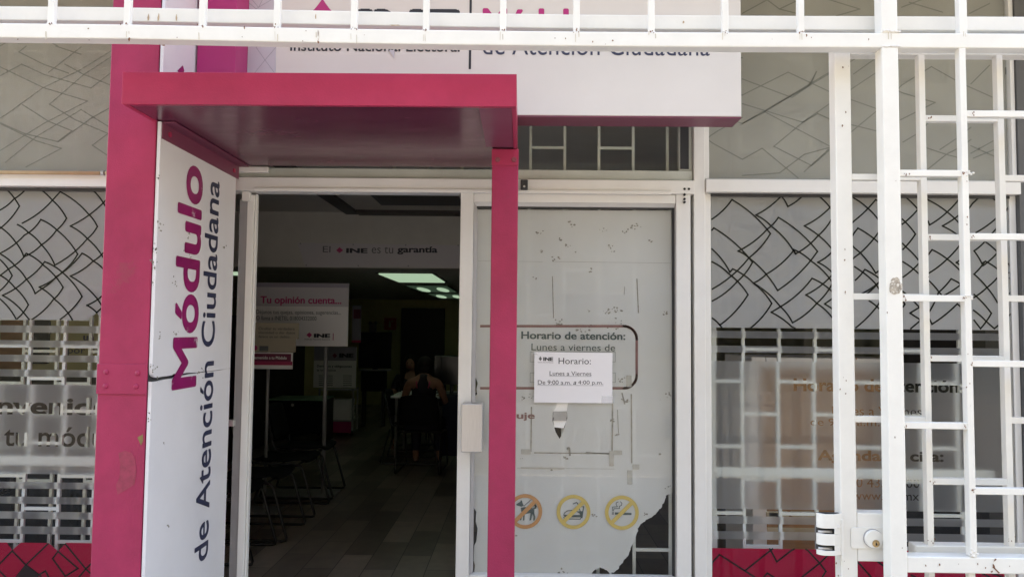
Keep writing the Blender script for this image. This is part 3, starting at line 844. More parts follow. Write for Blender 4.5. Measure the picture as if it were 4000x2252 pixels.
# frosted strips and lettered panels
f = MB()
for t_, b_ in ((1272, 1300), (1330, 1357), (1387, 1414), (1444, 1472), (1883, 1909), (1940.6, 1968), (1999, 2027), (2056, 2086)):
    x0, x1, z0, z1 = rect(0, t_, 600, b_, Y1); f.quad(XL, x1, z0, z1, Y1)
f.build('frosted_strip', M['frost'], winL)
cutout_film([(XL, ZZ(1850, Y1, 200)), (XX(600, Y1), ZZ(1850, Y1, 200)), (XX(600, Y1), ZZ(1501, Y1, 200)), (XL, ZZ(1501, Y1, 200))],
            [('Bienvenid@s', (-190, 1546, 560, 1638), 0.03), ('a tu módulo', (-62, 1663, 500, 1744), 0.012)], Y1).build('lettered_frosted_film', M['frost'], winL)
f = MB()
for t_, b_ in ((1296.6, 1324.5), (1354, 1381), (2020, 2050), (2079, 2111)):
    x0, x1, z0, z1 = rect(2750, t_, 3960, b_, Y1); f.quad(XML1 + 0.033, XR - 0.04, z0, z1, Y1)
f.build('frosted_strip', M['frost'], winR)
zt, zb = ZZ(1414, Y1, 3350), ZZ(1992, Y1, 3350)
cutout_film([(XML1 + 0.033, zb), (XR - 0.04, zb), (XR - 0.04, zt), (XML1 + 0.033, zt)],
            [('Horario de atención:', (3100, 1480, 3762, 1530), 0.03), ('Lunes a Viernes', (3250, 1587, 3600, 1622), 0.0), ('de 9:00 a.m. a 4:00 p.m.', (3166, 1635, 3700, 1672), 0.0),
             ('Agenda tu cita:', (3192, 1758, 3686, 1812), 0.03), ('800 433 2000', (3290, 1866, 3592, 1902), 0.0), ('www.ine.mx', (3330, 1920, 3590, 1952), 0.0)],
            Y1).build('lettered_frosted_film', M['frostbox'], winR)
# crimson film at the foot
zt = ZZ(2117, Y1, 180)
f = MB()
def LP(x, y, Y=Y1): return P2(x / 2.627, 1700 + y / 2.627, Y)
pl = [(XL, 0.17), (XL, zt), LP(70, 1095), LP(125, 1172), LP(215, 1095), LP(500, 1100), LP(595, 1182), LP(680, 1097), (XX(600, Y1), zt), (XX(600, Y1), 0.17)]
f.add([(x, Y1, z) for x, z in pl], [tuple(range(len(pl)))])
f.build('crimson_film', M['red'], winL)
f = MB()
RL = [[(-60, 1370), (0, 1310), (125, 1180), (265, 1325), (490, 1110)], [(0, 1390), (60, 1450)], [(595, 1185), (540, 1260), (670, 1440), (800, 1360), (600, 1190)],
      [(670, 1110), (880, 1365), (1000, 1250)], [(880, 1365), (810, 1450)], [(880, 1365), (960, 1440)], [(410, 1420), (465, 1385), (510, 1470)], [(125, 1500), (265, 1325), (420, 1440)]]
clip_strip(f, lines_px(RL, (0, 1700), 2.627, Y2, 0.0), 0.0075, Y2, (XL, XX(600, Y1), 0.17, zt))
pl = [LP(180, 1455), LP(265, 1325), LP(400, 1432), LP(400, 1500), LP(180, 1500)]
f.add([(x, Y2 - 0.0003, z) for x, z in pl], [tuple(range(5))])
f.build('zigzag_cut_line', M['redline'], winL)
zt = ZZ(2141, Y1, 3000)
f = MB(); f.quad(XML1 + 0.033, XR - 0.035, 0.17, zt, Y1); f.build('crimson_film', M['red'], winR)
f = MB()
RR = [[(45, 380), (190, 225), (620, 500)], [(455, 395), (745, 165)], [(715, 160), (790, 300), (970, 160)], [(1095, 160), (1240, 315), (1305, 400), (1240, 500)], [(1400, 160), (1240, 315), (1060, 455), (1000, 500)],
      [(620, 500), (690, 418), (820, 500)], [(1600, 270), (1665, 330), (1830, 520)], [(1750, 240), (1850, 300), (1960, 380)], [(2200, 440), (2290, 480)], [(2700, 500), (2900, 400), (3100, 500)], [(3050, 420), (3250, 500)]]
clip_strip(f, lines_px(RR, (2740, 2080), 2.683, Y2, 0.0), 0.0075, Y2, (XML1 + 0.033, XR - 0.035, 0.17, zt))
f.build('zigzag_cut_line', M['redline'], winR)

# ---- upper windows ------------------------------------------------------
UL = [[(0, 360), (240, 230), (490, 345), (1010, 495), (1225, 330)], [(0, 260), (480, 490), (970, 640), (500, 880), (0, 1190)], [(0, 830), (80, 780), (480, 490), (880, 300), (1240, 80)], [(900, 40), (540, 320)],
      [(550, 675), (930, 345), (1230, 150)], [(550, 675), (840, 850), (1200, 1000), (1025, 1130), (1190, 1240)], [(720, 230), (930, 345), (1220, 460)], [(250, 680), (540, 865), (800, 970), (640, 1090), (270, 1000), (0, 880)],
      [(0, 890), (400, 1080), (680, 1165), (290, 1370)], [(60, 1320), (410, 1030), (900, 735), (1200, 920)], [(650, 1090), (1020, 825), (1210, 720)], [(290, 30), (210, 95), (480, 230), (760, 330)], [(620, 30), (830, 100), (900, 120)],
      [(0, -300), (300, -160), (700, -330)], [(300, -160), (640, 30)], [(-50, 60), (200, -90), (640, -300)], [(700, -60), (1000, -220)]]
UR = [[(-400, 700), (0, 770), (370, 585), (720, 750), (1085, 880)], [(-300, 900), (0, 1000), (545, 690), (600, 580)], [(0, 640), (400, 790), (545, 690), (1080, 380)], [(0, 1000), (180, 905), (545, 680), (715, 580)],
      [(180, 905), (720, 1190), (500, 1390)], [(0, 840), (490, 990), (720, 830), (1080, 590)], [(255, 1185), (490, 990), (610, 920), (720, 970), (1085, 1060)], [(255, 1185), (560, 1340), (720, 1200), (1085, 900)],
      [(-350, 1100), (0, 1290), (160, 1200), (450, 1440)], [(0, 1420), (300, 1400), (500, 1250), (720, 1190)], [(900, 600), (1040, 500), (1290, 340)], [(1085, 900), (1290, 690), (1530, 540), (1760, 670), (2030, 790)],
      [(1085, 650), (1290, 750), (1420, 790), (1560, 830)], [(1280, 970), (1420, 900), (1560, 830)], [(1300, 1150), (1420, 1080), (1500, 1000)], [(1500, 1370), (1650, 1250), (1765, 1190), (1850, 1130)],
      [(1420, 1180), (1500, 1200), (1650, 1250), (1765, 1280)], [(1600, 1210), (1765, 1100), (1850, 1030)], [(1850, 680), (2000, 530)], [(1850, 1240), (2050, 1130)], [(1870, 1280), (2040, 1210)], [(1850, 1180), (2050, 1270)], [(2130, 600), (2220, 550)],
      [(-380, 120), (0, -20)], [(0, 110), (200, 0)], [(200, 0), (300, 75), (520, -30)], [(300, 75), (440, 110)], [(640, -20), (950, 75), (760, 130)], [(1290, 60), (1500, -20)], [(1350, 20), (1620, 100)], [(1840, 110), (2000, 30)],
      [(-400, 500), (-200, 380), (0, 300)], [(-400, 300), (-100, 440), (0, 470)], [(-380, 1180), (-200, 1060), (0, 950)]]
def upper(name, x0, x1, lines, org, sca):
    f = MB()
    f.box(x0, x1, F - 0.03, F + 0.03, Ztop - 0.06, Ztop - 0.001)
    f.box(x0, x0 + 0.02, F - 0.02, F + 0.03, ZTR1 + 0.007, Ztop - 0.061); f.box(x1 - 0.02, x1, F - 0.02, F + 0.03, ZTR1 + 0.007, Ztop - 0.061)
    wv = f.build(name, M['alu'], bld, bevel=0.002)
    MB().box(x0 + 0.021, x1 - 0.021, F, F + 0.005, ZTR1 + 0.007, Ztop - 0.062).build('pane', M['glass'], wv)
    b = (x0 + 0.022, x1 - 0.022, ZTR1 + 0.012, Ztop - 0.065)
    f = MB(); f.quad(b[0], b[1], b[2], b[3], Y1); f.build('translucent_film', M['filmup'], wv)
    f = MB(); clip_strip(f, lines_px(lines, org, sca, Y2, 0.0), 0.0052, Y2, b); f.build('zigzag_cut_line', M['faintline'], wv)
upper('upper_window', XL, XLW, UL, (0, 170), 2.843)
upper('upper_window', XML1 + 0.002, XR - 0.002, UR, (2900, 0), 2.072)

# ================================================================== MAGENTA PORTAL
PF = 2.65
PX0, PX1 = XX(413, PF, 700), XX(602, PF, 700)
por = thing('entrance_portal', (PX0, PF, 0), 'tall magenta steel entrance portal with flat canopy, riveted pillar and a lettered white side panel', 'portal')
p = MB().box(PX0, PX1, PF, 3.40, 0.0, 3.5).build('pillar', M['magworn'], por, bevel=0.004)
# splice plate with four rivets
x0, x1, z0, z1 = rect(388, 1420, 570, 1538, PF)
sp = MB().box(PX0 - 0.002, PX1 + 0.002, PF - 0.005, PF - 0.0005, z0, z1).build('splice_plate', M['magworn'], por, bevel=0.0015)
for px, py in ((415, 1452), (538, 1456), (412, 1507), (532, 1508)):
    q = at(px, py, PF - 0.005)
    MB().blob((q.x, PF - 0.006, q.z), (0.0095, 0.005, 0.0095), 12, 6).build('rivet', M['magworn'], sp, smooth=True)
# canopy
CF = 2.45
cx0, cx1, cz0, cz1 = rect(476, 285, 2018, 411, CF)
can = MB()
can.box(cx0, cx1, CF, CF + 0.018, cz0, cz1)
can.box(cx0, cx1, CF + 0.019, 3.40, cz1 - 0.012, cz1 - 0.002)
can.box(cx0, cx0 + 0.016, CF + 0.019, 3.40, cz0, cz1 - 0.0125)
can.box(cx1 - 0.016, cx1, CF + 0.019, 3.40, cz0, cz1 - 0.0125)
canopy = can.build('canopy', M['mag'], por, bevel=0.0015)
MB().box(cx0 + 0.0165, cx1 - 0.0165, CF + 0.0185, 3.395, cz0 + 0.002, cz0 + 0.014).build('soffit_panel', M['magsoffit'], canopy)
w = MB(); w.box(cx1 - 0.125, cx1 - 0.0165, CF + 0.0188, 3.0, cz0 - 0.0015, cz0 + 0.0015); w.build('soffit_strip', M['magshade'], canopy)
# right post under the canopy
POF = 3.03
x0, x1, z0, z1 = rect(1922, 591, 2031, 646, POF)
rp0, rp1 = XX(1916, POF, 1126), XX(2020, POF, 1126)
post = MB().box(rp0, rp1, POF, POF + 0.05, 0, cz0 - 0.002).build('post', M['magworn'], por, bevel=0.004)
w = MB(); w.box(rp0 - 0.001, rp1 + 0.001, POF - 0.005, POF - 0.0005, z0, cz0 - 0.003)
pp = w.build('head_plate', M['mag'], por, bevel=0.001)
for px in (1944, 2008):
    q = at(px, 624, POF - 0.005)
    n = 6
    h = MB(); h.prism([(q.x + 0.011 * math.cos(2 * math.pi * i / n), q.z + 0.011 * math.sin(2 * math.pi * i / n)) for i in range(n)], POF - 0.011, POF - 0.0052)
    h.build('bolt', M['patch2'], pp, bevel=0.001)
# lettered side panel on the pillar's inner face, broken in two
PXS = PX1 + 0.004
def pan(px, py): q = atX(px, py, PXS + 0.012); return (q.y, q.z)
crack_top = [pan(575, 1437), pan(585, 1450), pan(596, 1462), pan(602, 1470), pan(612, 1474), pan(632, 1470), pan(650, 1468), pan(672, 1464), pan(680, 1458), pan(700, 1460), pan(730, 1455), pan(770, 1454), pan(800, 1449), pan(840, 1445), pan(886, 1439)]
crack_bot = [pan(575, 1492), pan(590, 1492), pan(605, 1490), pan(625, 1486), pan(650, 1480), pan(675, 1477), pan(690, 1471), pan(715, 1466), pan(745, 1460), pan(780, 1455.5), pan(815, 1450.5), pan(850, 1446), pan(886, 1440)]
crack_top = [(max(min(a, 3.366), PF + 0.004 + 0.001 * i), b) for i, (a, b) in enumerate(crack_top)]
crack_bot = [(max(min(a, 3.366), PF + 0.004 + 0.001 * i), b) for i, (a, b) in enumerate(crack_bot)]
crack_top[0] = (PF + 0.004, crack_top[0][1]); crack_bot[0] = (PF + 0.004, crack_bot[0][1])
yb = 3.37
zs = lambda y: cz0 - 0.075
up_poly = [(PF + 0.004, cz0 - 0.002), (yb, cz0 - 0.002), (yb, crack_top[-1][1])] + crack_top[::-1]
lo_poly = crack_bot + [(yb, crack_bot[-1][1]), (yb, 0.02), (PF + 0.004, 0.02)]
sp = MB().prism(up_poly, PXS, PXS + 0.012, 'x')
sp.prism(lo_poly, PXS, PXS + 0.012, 'x')
sp.box(PXS, PXS + 0.012, PF + 0.004, yb, cz1 + 0.003, 3.5)
panel = sp.build('side_panel', M['panel'], por)
MB().box(PX1 + 0.0006, PX1 + 0.0034, PF + 0.006, PF + 0.5, crack_bot[0][1] - 0.03, crack_top[0][1] + 0.03).build('crack_shade', M['gasket'], por)  # dark sheet added inside the crack, painting the shade of the gap
# angle cleat at the top
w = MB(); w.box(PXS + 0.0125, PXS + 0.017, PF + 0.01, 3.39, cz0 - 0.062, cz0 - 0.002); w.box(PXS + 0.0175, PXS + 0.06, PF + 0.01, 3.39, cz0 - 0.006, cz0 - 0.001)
cl = w.build('cleat', M['magshade'], por)
for yy in (PF + 0.06, 3.33):
    MB().tube([(PXS + 0.017, yy, cz0 - 0.035), (PXS + 0.022, yy, cz0 - 0.035)], 0.010, 8).build('bolt', M['mag'], cl)
# lettering: reads upwards, letters' heads point to the street
TX = PXS + 0.0135
zA = atX(771, 1507, TX).z; zB = atX(790, 662, TX).z
y_base = (atX(771, 1420, TX).y + atX(788, 830, TX).y) / 2
y_cap = (atX(678, 1420, TX).y + atX(701, 830, TX).y) / 2
t = MB(); put_text(t, 'Módulo', (zA, zB, -y_base, -y_cap + 0.012), lambda u, v: (TX, -v, u), 0.022)
t.build('magenta_lettering', M['magtext'], panel)
zA = atX(814, 2172, TX).z; zB = atX(855, 711, TX).z
y_base = (atX(819, 1950, TX).y + atX(840, 1300, TX).y) / 2
y_cap = (atX(766, 1950, TX).y + atX(787, 1300, TX).y) / 2
t = MB(); put_text(t, 'de Atención Ciudadana', (zA, zB, -y_base, -y_cap), lambda u, v: (TX, -v, u), 0.011)
t.build('navy_lettering', M['navytext'], panel)
# a magenta emblem corner above the canopy
t = MB()
q = [atX(x, y, TX) for x, y in ((693, 277), (714, 256), (720, 277), (712, 300))]
t.add([(TX, v.y, v.z) for v in q], [(0, 1, 2, 3)]); t.build('emblem', M['magtext'], panel)
# scuffs on the panel
t = MB(); rnd = random.Random(5)
for px, py, s, n in ((625, 880, 10, 8), (605, 970, 8, 10), (600, 1030, 8, 12), (602, 1100, 5, 5), (690, 1105, 10, 6), (735, 920, 8, 6), (740, 990, 10, 6), (625, 1310, 8, 8), (690, 1300, 6, 4), (600, 1440, 10, 10),
                     (720, 1420, 10, 8), (790, 1440, 10, 8), (585, 1635, 8, 6), (615, 1480, 8, 5), (640, 1730, 5, 3), (660, 2050, 4, 2), (615, 690, 6, 4), (880, 960, 5, 3)):
    for k in range(n):
        a, b = px + rnd.gauss(0, s * .7), py + rnd.gauss(0, s * 1.3)
        rad = rnd.uniform(1.0, 4.0); qs = []
        for i in range(7):
            an = 2 * math.pi * i / 7; rr = rad * rnd.uniform(0.4, 1.4)
            v = atX(a + rr * math.cos(an), b - rr * math.sin(an) * 1.2, TX); qs.append((TX - 0.0008 + 0.0002 * (k % 3), v.y, v.z))
        t.add(qs, [tuple(range(7))])
tag(t.build('scuff', M['grime'], panel), kind='stuff')
# worn paint patch on the pillar
t = MB()
pl = [(705, 712), (745, 698), (785, 712), (805, 750), (812, 830), (800, 900), (745, 935), (700, 960), (690, 900), (712, 860), (716, 780)]
t.add([(lambda v: (v.x, PF - 0.0008, v.z))(at(x / 1.523, 1300 + y / 1.523, PF)) for x, y in pl], [tuple(range(len(pl)))])
q = [at(x / 1.523, 1300 + y / 1.523, PF) for x, y in ((818, 620), (850, 600), (852, 640), (840, 668))]
t2 = MB(); t2.add([(v.x, PF - 0.0008, v.z) for v in q], [(0, 1, 2, 3)])
M['patch'] = mat('brown_worn_paint', (0.33, 0.034, 0.075), 0.55, var=0.3, scale=40)
M['chip'] = mat('bare_primer_chip', (0.24, 0.16, 0.06), 0.7, var=0.2)
t.build('worn_patch', M['patch'], p); t2.build('paint_chip', M['chip'], p)
# white bent bracket under the canopy's rear left corner
x0, x1, z0, z1 = rect(917, 652, 1048, 674, 3.41)
tag(MB().box(x0, x1, 3.402, 3.425, z0, z1).build('bent_bracket', M['white'], None, bevel=0.003), 'small rusty white bracket fixed over the doorway behind the canopy', 'bracket')

# ================================================================== FASCIA SIGN
SF = 3.04
sx0, sx1, sz0, sz1 = rect(967, 0, 2893, 453, SF)
sz0 = ZZ(452.5, SF, 2500)
sx1 = XX(2895, SF, 300)
sgn = thing('fascia_sign', ((sx0 + sx1) / 2, SF, sz0), 'long white fascia sign with magenta block, lettered for the citizen service office', 'sign')
MB().box(sx0 - 0.12, sx1, SF, SF + 0.14, sz0, 3.3).build('sign_board', M['sign'], sgn, bevel=0.002)
MB().box(sx0 - 0.12, sx1 + 0.001, SF + 0.003, SF + 0.141, sz0 - 0.006, sz0 - 0.0005).build('lower_edge', M['magshade'], sgn)
BF = 2.91
bx0, bx1 = PXS + 0.02, XX(920, BF, 200)
MB().box(bx0, bx1, BF, SF + 0.10, cz1 + 0.004, 3.32).build('magenta_block', M['magbright'], sgn, bevel=0.002)
x0, x1, z0, z1 = rect(967, 180, 1078, 285, SF)
MB().box(bx1 + 0.001, x1, SF - 0.003, SF - 0.0005, sz0 + 0.0, 3.29).build('patterned_strip', M['lav'], sgn)
M['lavline'] = mat('grey_pattern_line', (0.30, 0.29, 0.33), 0.5)
t = MB()
for pl in ([(1000, 185), (1035, 235), (1070, 282)], [(1078, 185), (1035, 235), (995, 285)], [(970, 10), (1000, 35), (1060, 0)], [(985, 0), (1010, 30), (1040, -30)], [(1000, 120), (1035, 90), (1070, 130)], [(1000, 185), (1035, 150), (1070, 185)]):
    t.strip([P2(x, y, SF - 0.0035) for x, y in pl], 0.0018, SF - 0.0035)
t.build('pattern_line', M['lavline'], sgn)
SL = 0.0012
t = MB()
text_px(t, 'INE', 1395, 36, 1798, 140, SF, 0.055, lift=SL)
text_px(t, 'Instituto Nacional Electoral', 1134, 160, 1796, 202, SF, 0.014, lift=SL)
x0, x1, z0, z1 = rect(1833, -60, 1842, 271, SF); t.quad(x0, x1, z0, z1, SF - SL)
t.build('black_lettering', M['darktext'], sgn)
t = MB(); text_px(t, 'de Atención Ciudadana', 1886, 140, 2772, 217, SF, 0.0, lift=SL); t.build('navy_lettering', M['navytext'], sgn)
t = MB(); text_px(t, 'Módulo', 1885, 34, 2300, 145, SF, 0.03, lift=SL)
c = at(1258, 75, SF); 
rr = 0.085
for k in range(1):
    pts = []
    for (ax, az), (bx, bz) in zip([(0, 1), (.9, 0), (0, -1), (-.9, 0)], [(.9, 0), (0, -1), (-.9, 0), (0, 1)]):
        for i in range(5):
            s_ = i / 5; mx_, mz_ = ax + (bx - ax) * s_, az + (bz - az) * s_
            kk = 1 - 0.10 * math.sin(math.pi * s_)
            pts.append((c.x + mx_ * rr * kk, c.z + mz_ * rr * kk))
    t.add([(x, SF - SL, z) for x, z in pts], [tuple(range(len(pts)))])
t.build('magenta_lettering', M['magprint'], sgn)
t = MB(); q = [at(x, y, SF) for x, y in ((1520, 197), (1541, 197), (1541, 232))]
t.add([(v.x, SF - 0.004, v.z) for v in q], [(0, 1, 2)]); t.build('peeled_corner', M['lav'], sgn)

# ================================================================== CONDUIT
zc_ = ZZ(674, F - 0.06, 200)
cd = thing('conduit_pipe', (XX(0, F), F - 0.06, zc_), 'thin cream conduit pipe running along the left transom bar', 'pipe')
MB().tube([(XL, F - 0.06, zc_), (XX(400, F), F - 0.06, zc_ - 0.001)], 0.0085, 12).build('pipe', M['conduit'], cd, smooth=True)
q = at(397, 672, F - 0.06)
MB().tube([(q.x, F - 0.06, zc_), (q.x + 0.012, F - 0.06, zc_)], 0.0115, 12).build('clip', M['brushed'], cd)
MB().tube([(q.x + 0.02, F - 0.06, zc_), (XX(640, F), F - 0.06, zc_)], 0.0085, 12).build('elbow', M['conduit'], cd, smooth=True)

# ================================================================== FRONT SECURITY GRILLE
G = 2.20
TB = 0.0475          # square tube
SB = 0.0185          # small square tube
gr = thing('security_grille', (1.2, G, 0), 'white steel security grille with a heavy beam and brick-pattern bars, nearest the viewer', 'grille')
beam_px = [(-400, 84), (0, 90), (500, 95), (800, 101), (1100, 107), (1380, 112), (1660, 116), (1960, 119.7), (2250, 122.6), (2540, 125), (2900, 126.5), (3510, 128.5), (3990, 131), (4500, 134)]
def sweep(pxs, Y, h, dep, dz=0.0):
    mb = MB(); vs = []; fs = []
    for px, py in pxs:
        q = at(px, py, Y)
        for y, z in ((Y, q.z - h + dz), (Y + dep, q.z - h + dz), (Y + dep, q.z + dz), (Y, q.z + dz)): vs.append((q.x, y, z))
    n = len(pxs)
    for i in range(n - 1):
        for j in range(4): fs.append((i * 4 + j, (i + 1) * 4 + j, (i + 1) * 4 + (j + 1) % 4, i * 4 + (j + 1) % 4))
    fs += [(0, 1, 2, 3), ((n - 1) * 4 + 3, (n - 1) * 4 + 2, (n - 1) * 4 + 1, (n - 1) * 4)]
    return mb.add(vs, fs)
sweep(beam_px, G, 0.0440, TB).build('beam', M['white'], gr, bevel=0.003)
def beam_top(px):
    for (a, b), (c_, d_) in zip(beam_px[:-1], beam_px[1:]):
        if a <= px <= c_: return at(px, b + (d_ - b) * (px - a) / (c_ - a), G).z
    return at(px, 130, G).z
# upper bars standing on the beam
wl = MB()
for px in (-92, 192, 490, 785, 1078, 1380, 1663, 1965, 2253, 2547, 2836, 3133):
    x = XX(px, G, 60); z = beam_top(px)
    MB().box(x - SB / 2, x + SB / 2, G + 0.006, G + 0.006 + SB, z - 0.001, 2.92).build('upper_bar', M['white'], gr, bevel=0.0015)
x = XX(3766, G, 60)
MB().box(x - SB / 2 - 0.002, x + SB / 2 + 0.002, G + 0.004, G + 0.004 + SB * 1.3, beam_top(3766) - 0.001, 2.92).build('upper_bar', M['white'], gr, bevel=0.0015)
MB().box(XX(-400, G), XX(4500, G), G, G + TB, 2.921, 2.965).build('top_rail', M['white'], gr, bevel=0.003)
# heavy post above and below the beam
x0, x1 = XX(3453, G, 700), XX(3515, G, 700)
PG0, PG1 = XX(3456, G, 1000), XX(3525, G, 1126)
PG0 = PG1 - TB
zbm = beam_top(3490)
MB().box(PG0, PG1, G - 0.001, G + TB - 0.002, zbm - 0.001, 2.92).build('post', M['white'], gr, bevel=0.003)
post2 = MB().box(PG0, PG1, G - 0.0015, G + TB - 0.002, 0.02, zbm - 0.0435).build('post', M['white'], gr, bevel=0.003)
q = at(3497, 1118, G)
t = MB(); rnd = random.Random(2); pts = []
for i in range(26):
    a = 2 * math.pi * i / 26; rr = rnd.uniform(0.82, 1.1)
    pts.append((q.x + 0.0185 * math.cos(a) * rr, q.z + 0.027 * math.sin(a) * rr))
t.add([(x, G - 0.0022, z) for x, z in pts], [tuple(range(26))]); t.build('worn_patch', M['bare'], post2)
# weld beads at the beam junction
wl = MB()
for px0, px1, py in ((3448, 3518, 122), (3448, 3516, 181)):
    pts = []
    for i in range(15):
        v = at(px0 + (px1 - px0) * i / 14, py + rnd.uniform(-3, 3), G - 0.001); pts.append((v.x, G - 0.0005, v.z))
    wl.tube(pts, [0.0028 * rnd.uniform(0.6, 1.3) for _ in pts], 6)
build_each(wl, 'weld', M['weld'], gr, smooth=True)
# rust streaks on the beam
rs = MB(); rnd = random.Random(11)
for px, py, w_, h_ in ((505, 155, 5, 10), (345, 112, 4, 3), (955, 110, 3, 8), (1243, 165, 4, 8), (1243, 130, 2, 18), (3150, 140, 3, 8), (640, 178, 10, 3)):
    v = at(px, py, G); u = G / PX
    pts = [(v.x + u * w_ * math.cos(2 * math.pi * i / 8) * rnd.uniform(.5, 1.2), v.z + u * h_ * math.sin(2 * math.pi * i / 8) * rnd.uniform(.5, 1.2)) for i in range(8)]
    rs.add([(x, G - 0.0012, z) for x, z in pts], [tuple(range(8))])
# right panel bars
V1 = XX(3782, G, 1126)
RZ = [(443, 'r'), (923, 'r'), (1420, 'r'), (1919, 'r'), (675, 'l'), (1164, 'l'), (1662, 'l')]
BR1, BR0 = ZZ(2175.5, G, 3800), ZZ(2238.6, G, 3800)
MB().box(V1 - SB / 2, V1 + SB / 2, G + 0.001, G + 0.001 + SB * 1.35, BR1 + 0.0005, beam_top(3780) - 0.0435).build('upright_bar', M['white'], gr, bevel=0.0015)
XEND = XX(4300, G)
for py, s in RZ:
    if s == 'r':
        z = ZZ(py, G, 3900)
        MB().box(V1 + SB / 2 - 0.0005, XEND, G + 0.0025, G + 0.0025 + SB * 1.2, z - SB / 2, z + SB / 2).build('cross_bar', M['white'], gr, bevel=0.0015)
    else:
        z = ZZ(py, G, 3650)
        MB().box(PG1 - 0.0005, V1 - SB / 2 + 0.0005, G + 0.0025, G + 0.0025 + SB * 1.2, z - SB / 2, z + SB / 2).build('cross_bar', M['white'], gr, bevel=0.0015)
x2 = XX(4150, G)
MB().box(x2, x2 + SB, G + 0.001, G + 0.001 + SB * 1.35, BR1 + 0.0005, beam_top(4150) - 0.0435).build('upright_bar', M['white'], gr, bevel=0.0015)
MB().box(XEND + 0.0005, XEND + TB, G - 0.001, G + TB - 0.002, 0.02, beam_top(4300) - 0.0435).build('post', M['white'], gr, bevel=0.003)
MB().box(PG1 - 0.0005, XEND, G + 0.0006, G + TB, BR0, BR1).build('bottom_rail', M['white'], gr, bevel=0.003)
for px in (3782, 4050):
    x = XX(px, G)
    MB().box(x - SB / 2, x + SB / 2, G + 0.012, G + 0.012 + SB, 0.05, BR0 - 0.0005).build('lower_bar', M['white'], gr, bevel=0.0015)
# rust on the bottom rail
pl = [(1575, 1180), (1590, 1150), (1618, 1155), (1600, 1182), (1572, 1195), (1560, 1230), (1585, 1265), (1592, 1300), (1625, 1335), (1672, 1378), (1650, 1390), (1605, 1345), (1568, 1305), (1552, 1250)]
rs.add([(lambda v: (v.x, G - 0.0009, v.z))(at(3500 + x / 4.12, 1900 + y / 4.12, G)) for x, y in pl], [tuple(range(len(pl)))])
pl = [(1520, 1360), (1545, 1340), (1560, 1352), (1540, 1375), (1522, 1372)]
rs.add([(lambda v: (v.x, G - 0.0009, v.z))(at(3500 + x / 4.12, 1900 + y / 4.12, G)) for x, y in pl], [tuple(range(len(pl)))])
build_each(rs, 'rust_mark', M['rust'], gr)
wl = MB()
for px, py in ((3797, 2158), (3790, 1158), (3790, 676)):
    for k in range(7):
        v = at(px + rnd.gauss(0, 9), py + rnd.gauss(0, 6), G); wl.blob((v.x, G + 0.001, v.z), (0.004, 0.003, 0.003), 7, 5)
for px in (192, 490, 785, 1078, 1380, 1663, 1965, 2253, 2547, 2836, 3133):
    x = XX(px, G, 100); z = beam_top(px)
    for k in range(4): wl.blob((x + rnd.uniform(-.008, .008), G + 0.005, z + 0.001), (0.004, 0.003, 0.0025), 7, 5)
build_each(wl, 'weld', M['weld'], gr, smooth=True)

def chips(seed, spots, Yp, nm, parent, n=3):
    rr = random.Random(seed); mb = MB()
    for (px, py, sx, sy) in spots:
        for k in range(n):
            v = at(px + rr.gauss(0, sx), py + rr.gauss(0, sy), Yp); r_ = rr.uniform(0.0008, 0.0024)
            mb.add([(v.x + r_ * math.cos(2 * math.pi * i / 7) * rr.uniform(.5, 1.3), Yp - 0.0012 - 0.0001 * k, v.z + r_ * 1.6 * math.sin(2 * math.pi * i / 7) * rr.uniform(.5, 1.3)) for i in range(7)], [tuple(range(7))])
    tag(mb.build(nm, M['rust'], parent), kind='stuff')
chips(21, [(px, py, 5, 4) for px in (3535, 3768) for py in (675, 1164, 1662)] + [(px, py, 5, 4) for px in (3800,) for py in (443, 923, 1420, 1919)]
      + [(3490, 640, 10, 60), (3500, 1300, 14, 90), (3505, 1800, 14, 90), (3510, 2080, 12, 40), (3700, 2205, 60, 12), (3880, 2210, 60, 12), (3785, 1500, 6, 60), (3782, 800, 6, 60), (600, 150, 200, 10), (1500, 150, 200, 12), (2300, 160, 200, 10), (3000, 165, 200, 10)]
      + [(px, beam_y, 6, 3) for px, beam_y in ((192, 92), (490, 95), (785, 101), (1078, 106), (1380, 112), (1663, 116), (1965, 119), (2253, 122), (2547, 125), (2836, 126), (3133, 127))], G, 'paint_chip', gr, 4)
# drips of dirty water under the bars' welds
dr = MB(); rnd = random.Random(31)
for px in (192, 490, 785, 1078, 1240, 1380, 1663, 1965, 2253, 2547, 2836, 3133, 3480, 3766):
    for k in range(2):
        x_ = px + rnd.uniform(-14, 14); t_ = 128 + rnd.uniform(-6, 10); L_ = rnd.uniform(8, 34)
        a_, b_ = at(x_, t_, G), at(x_ + rnd.uniform(-1, 1), t_ + L_, G)
        dr.strip([(a_.x, a_.z), (b_.x, b_.z)], rnd.uniform(0.0012, 0.003), G - 0.0008 - 0.0001 * k)
M['drip'] = mat('dirty_drip', (0.62, 0.56, 0.46), 0.6, var=0.2, scale=40)
tag(dr.build('dirt_streak', M['drip'], gr), kind='stuff')
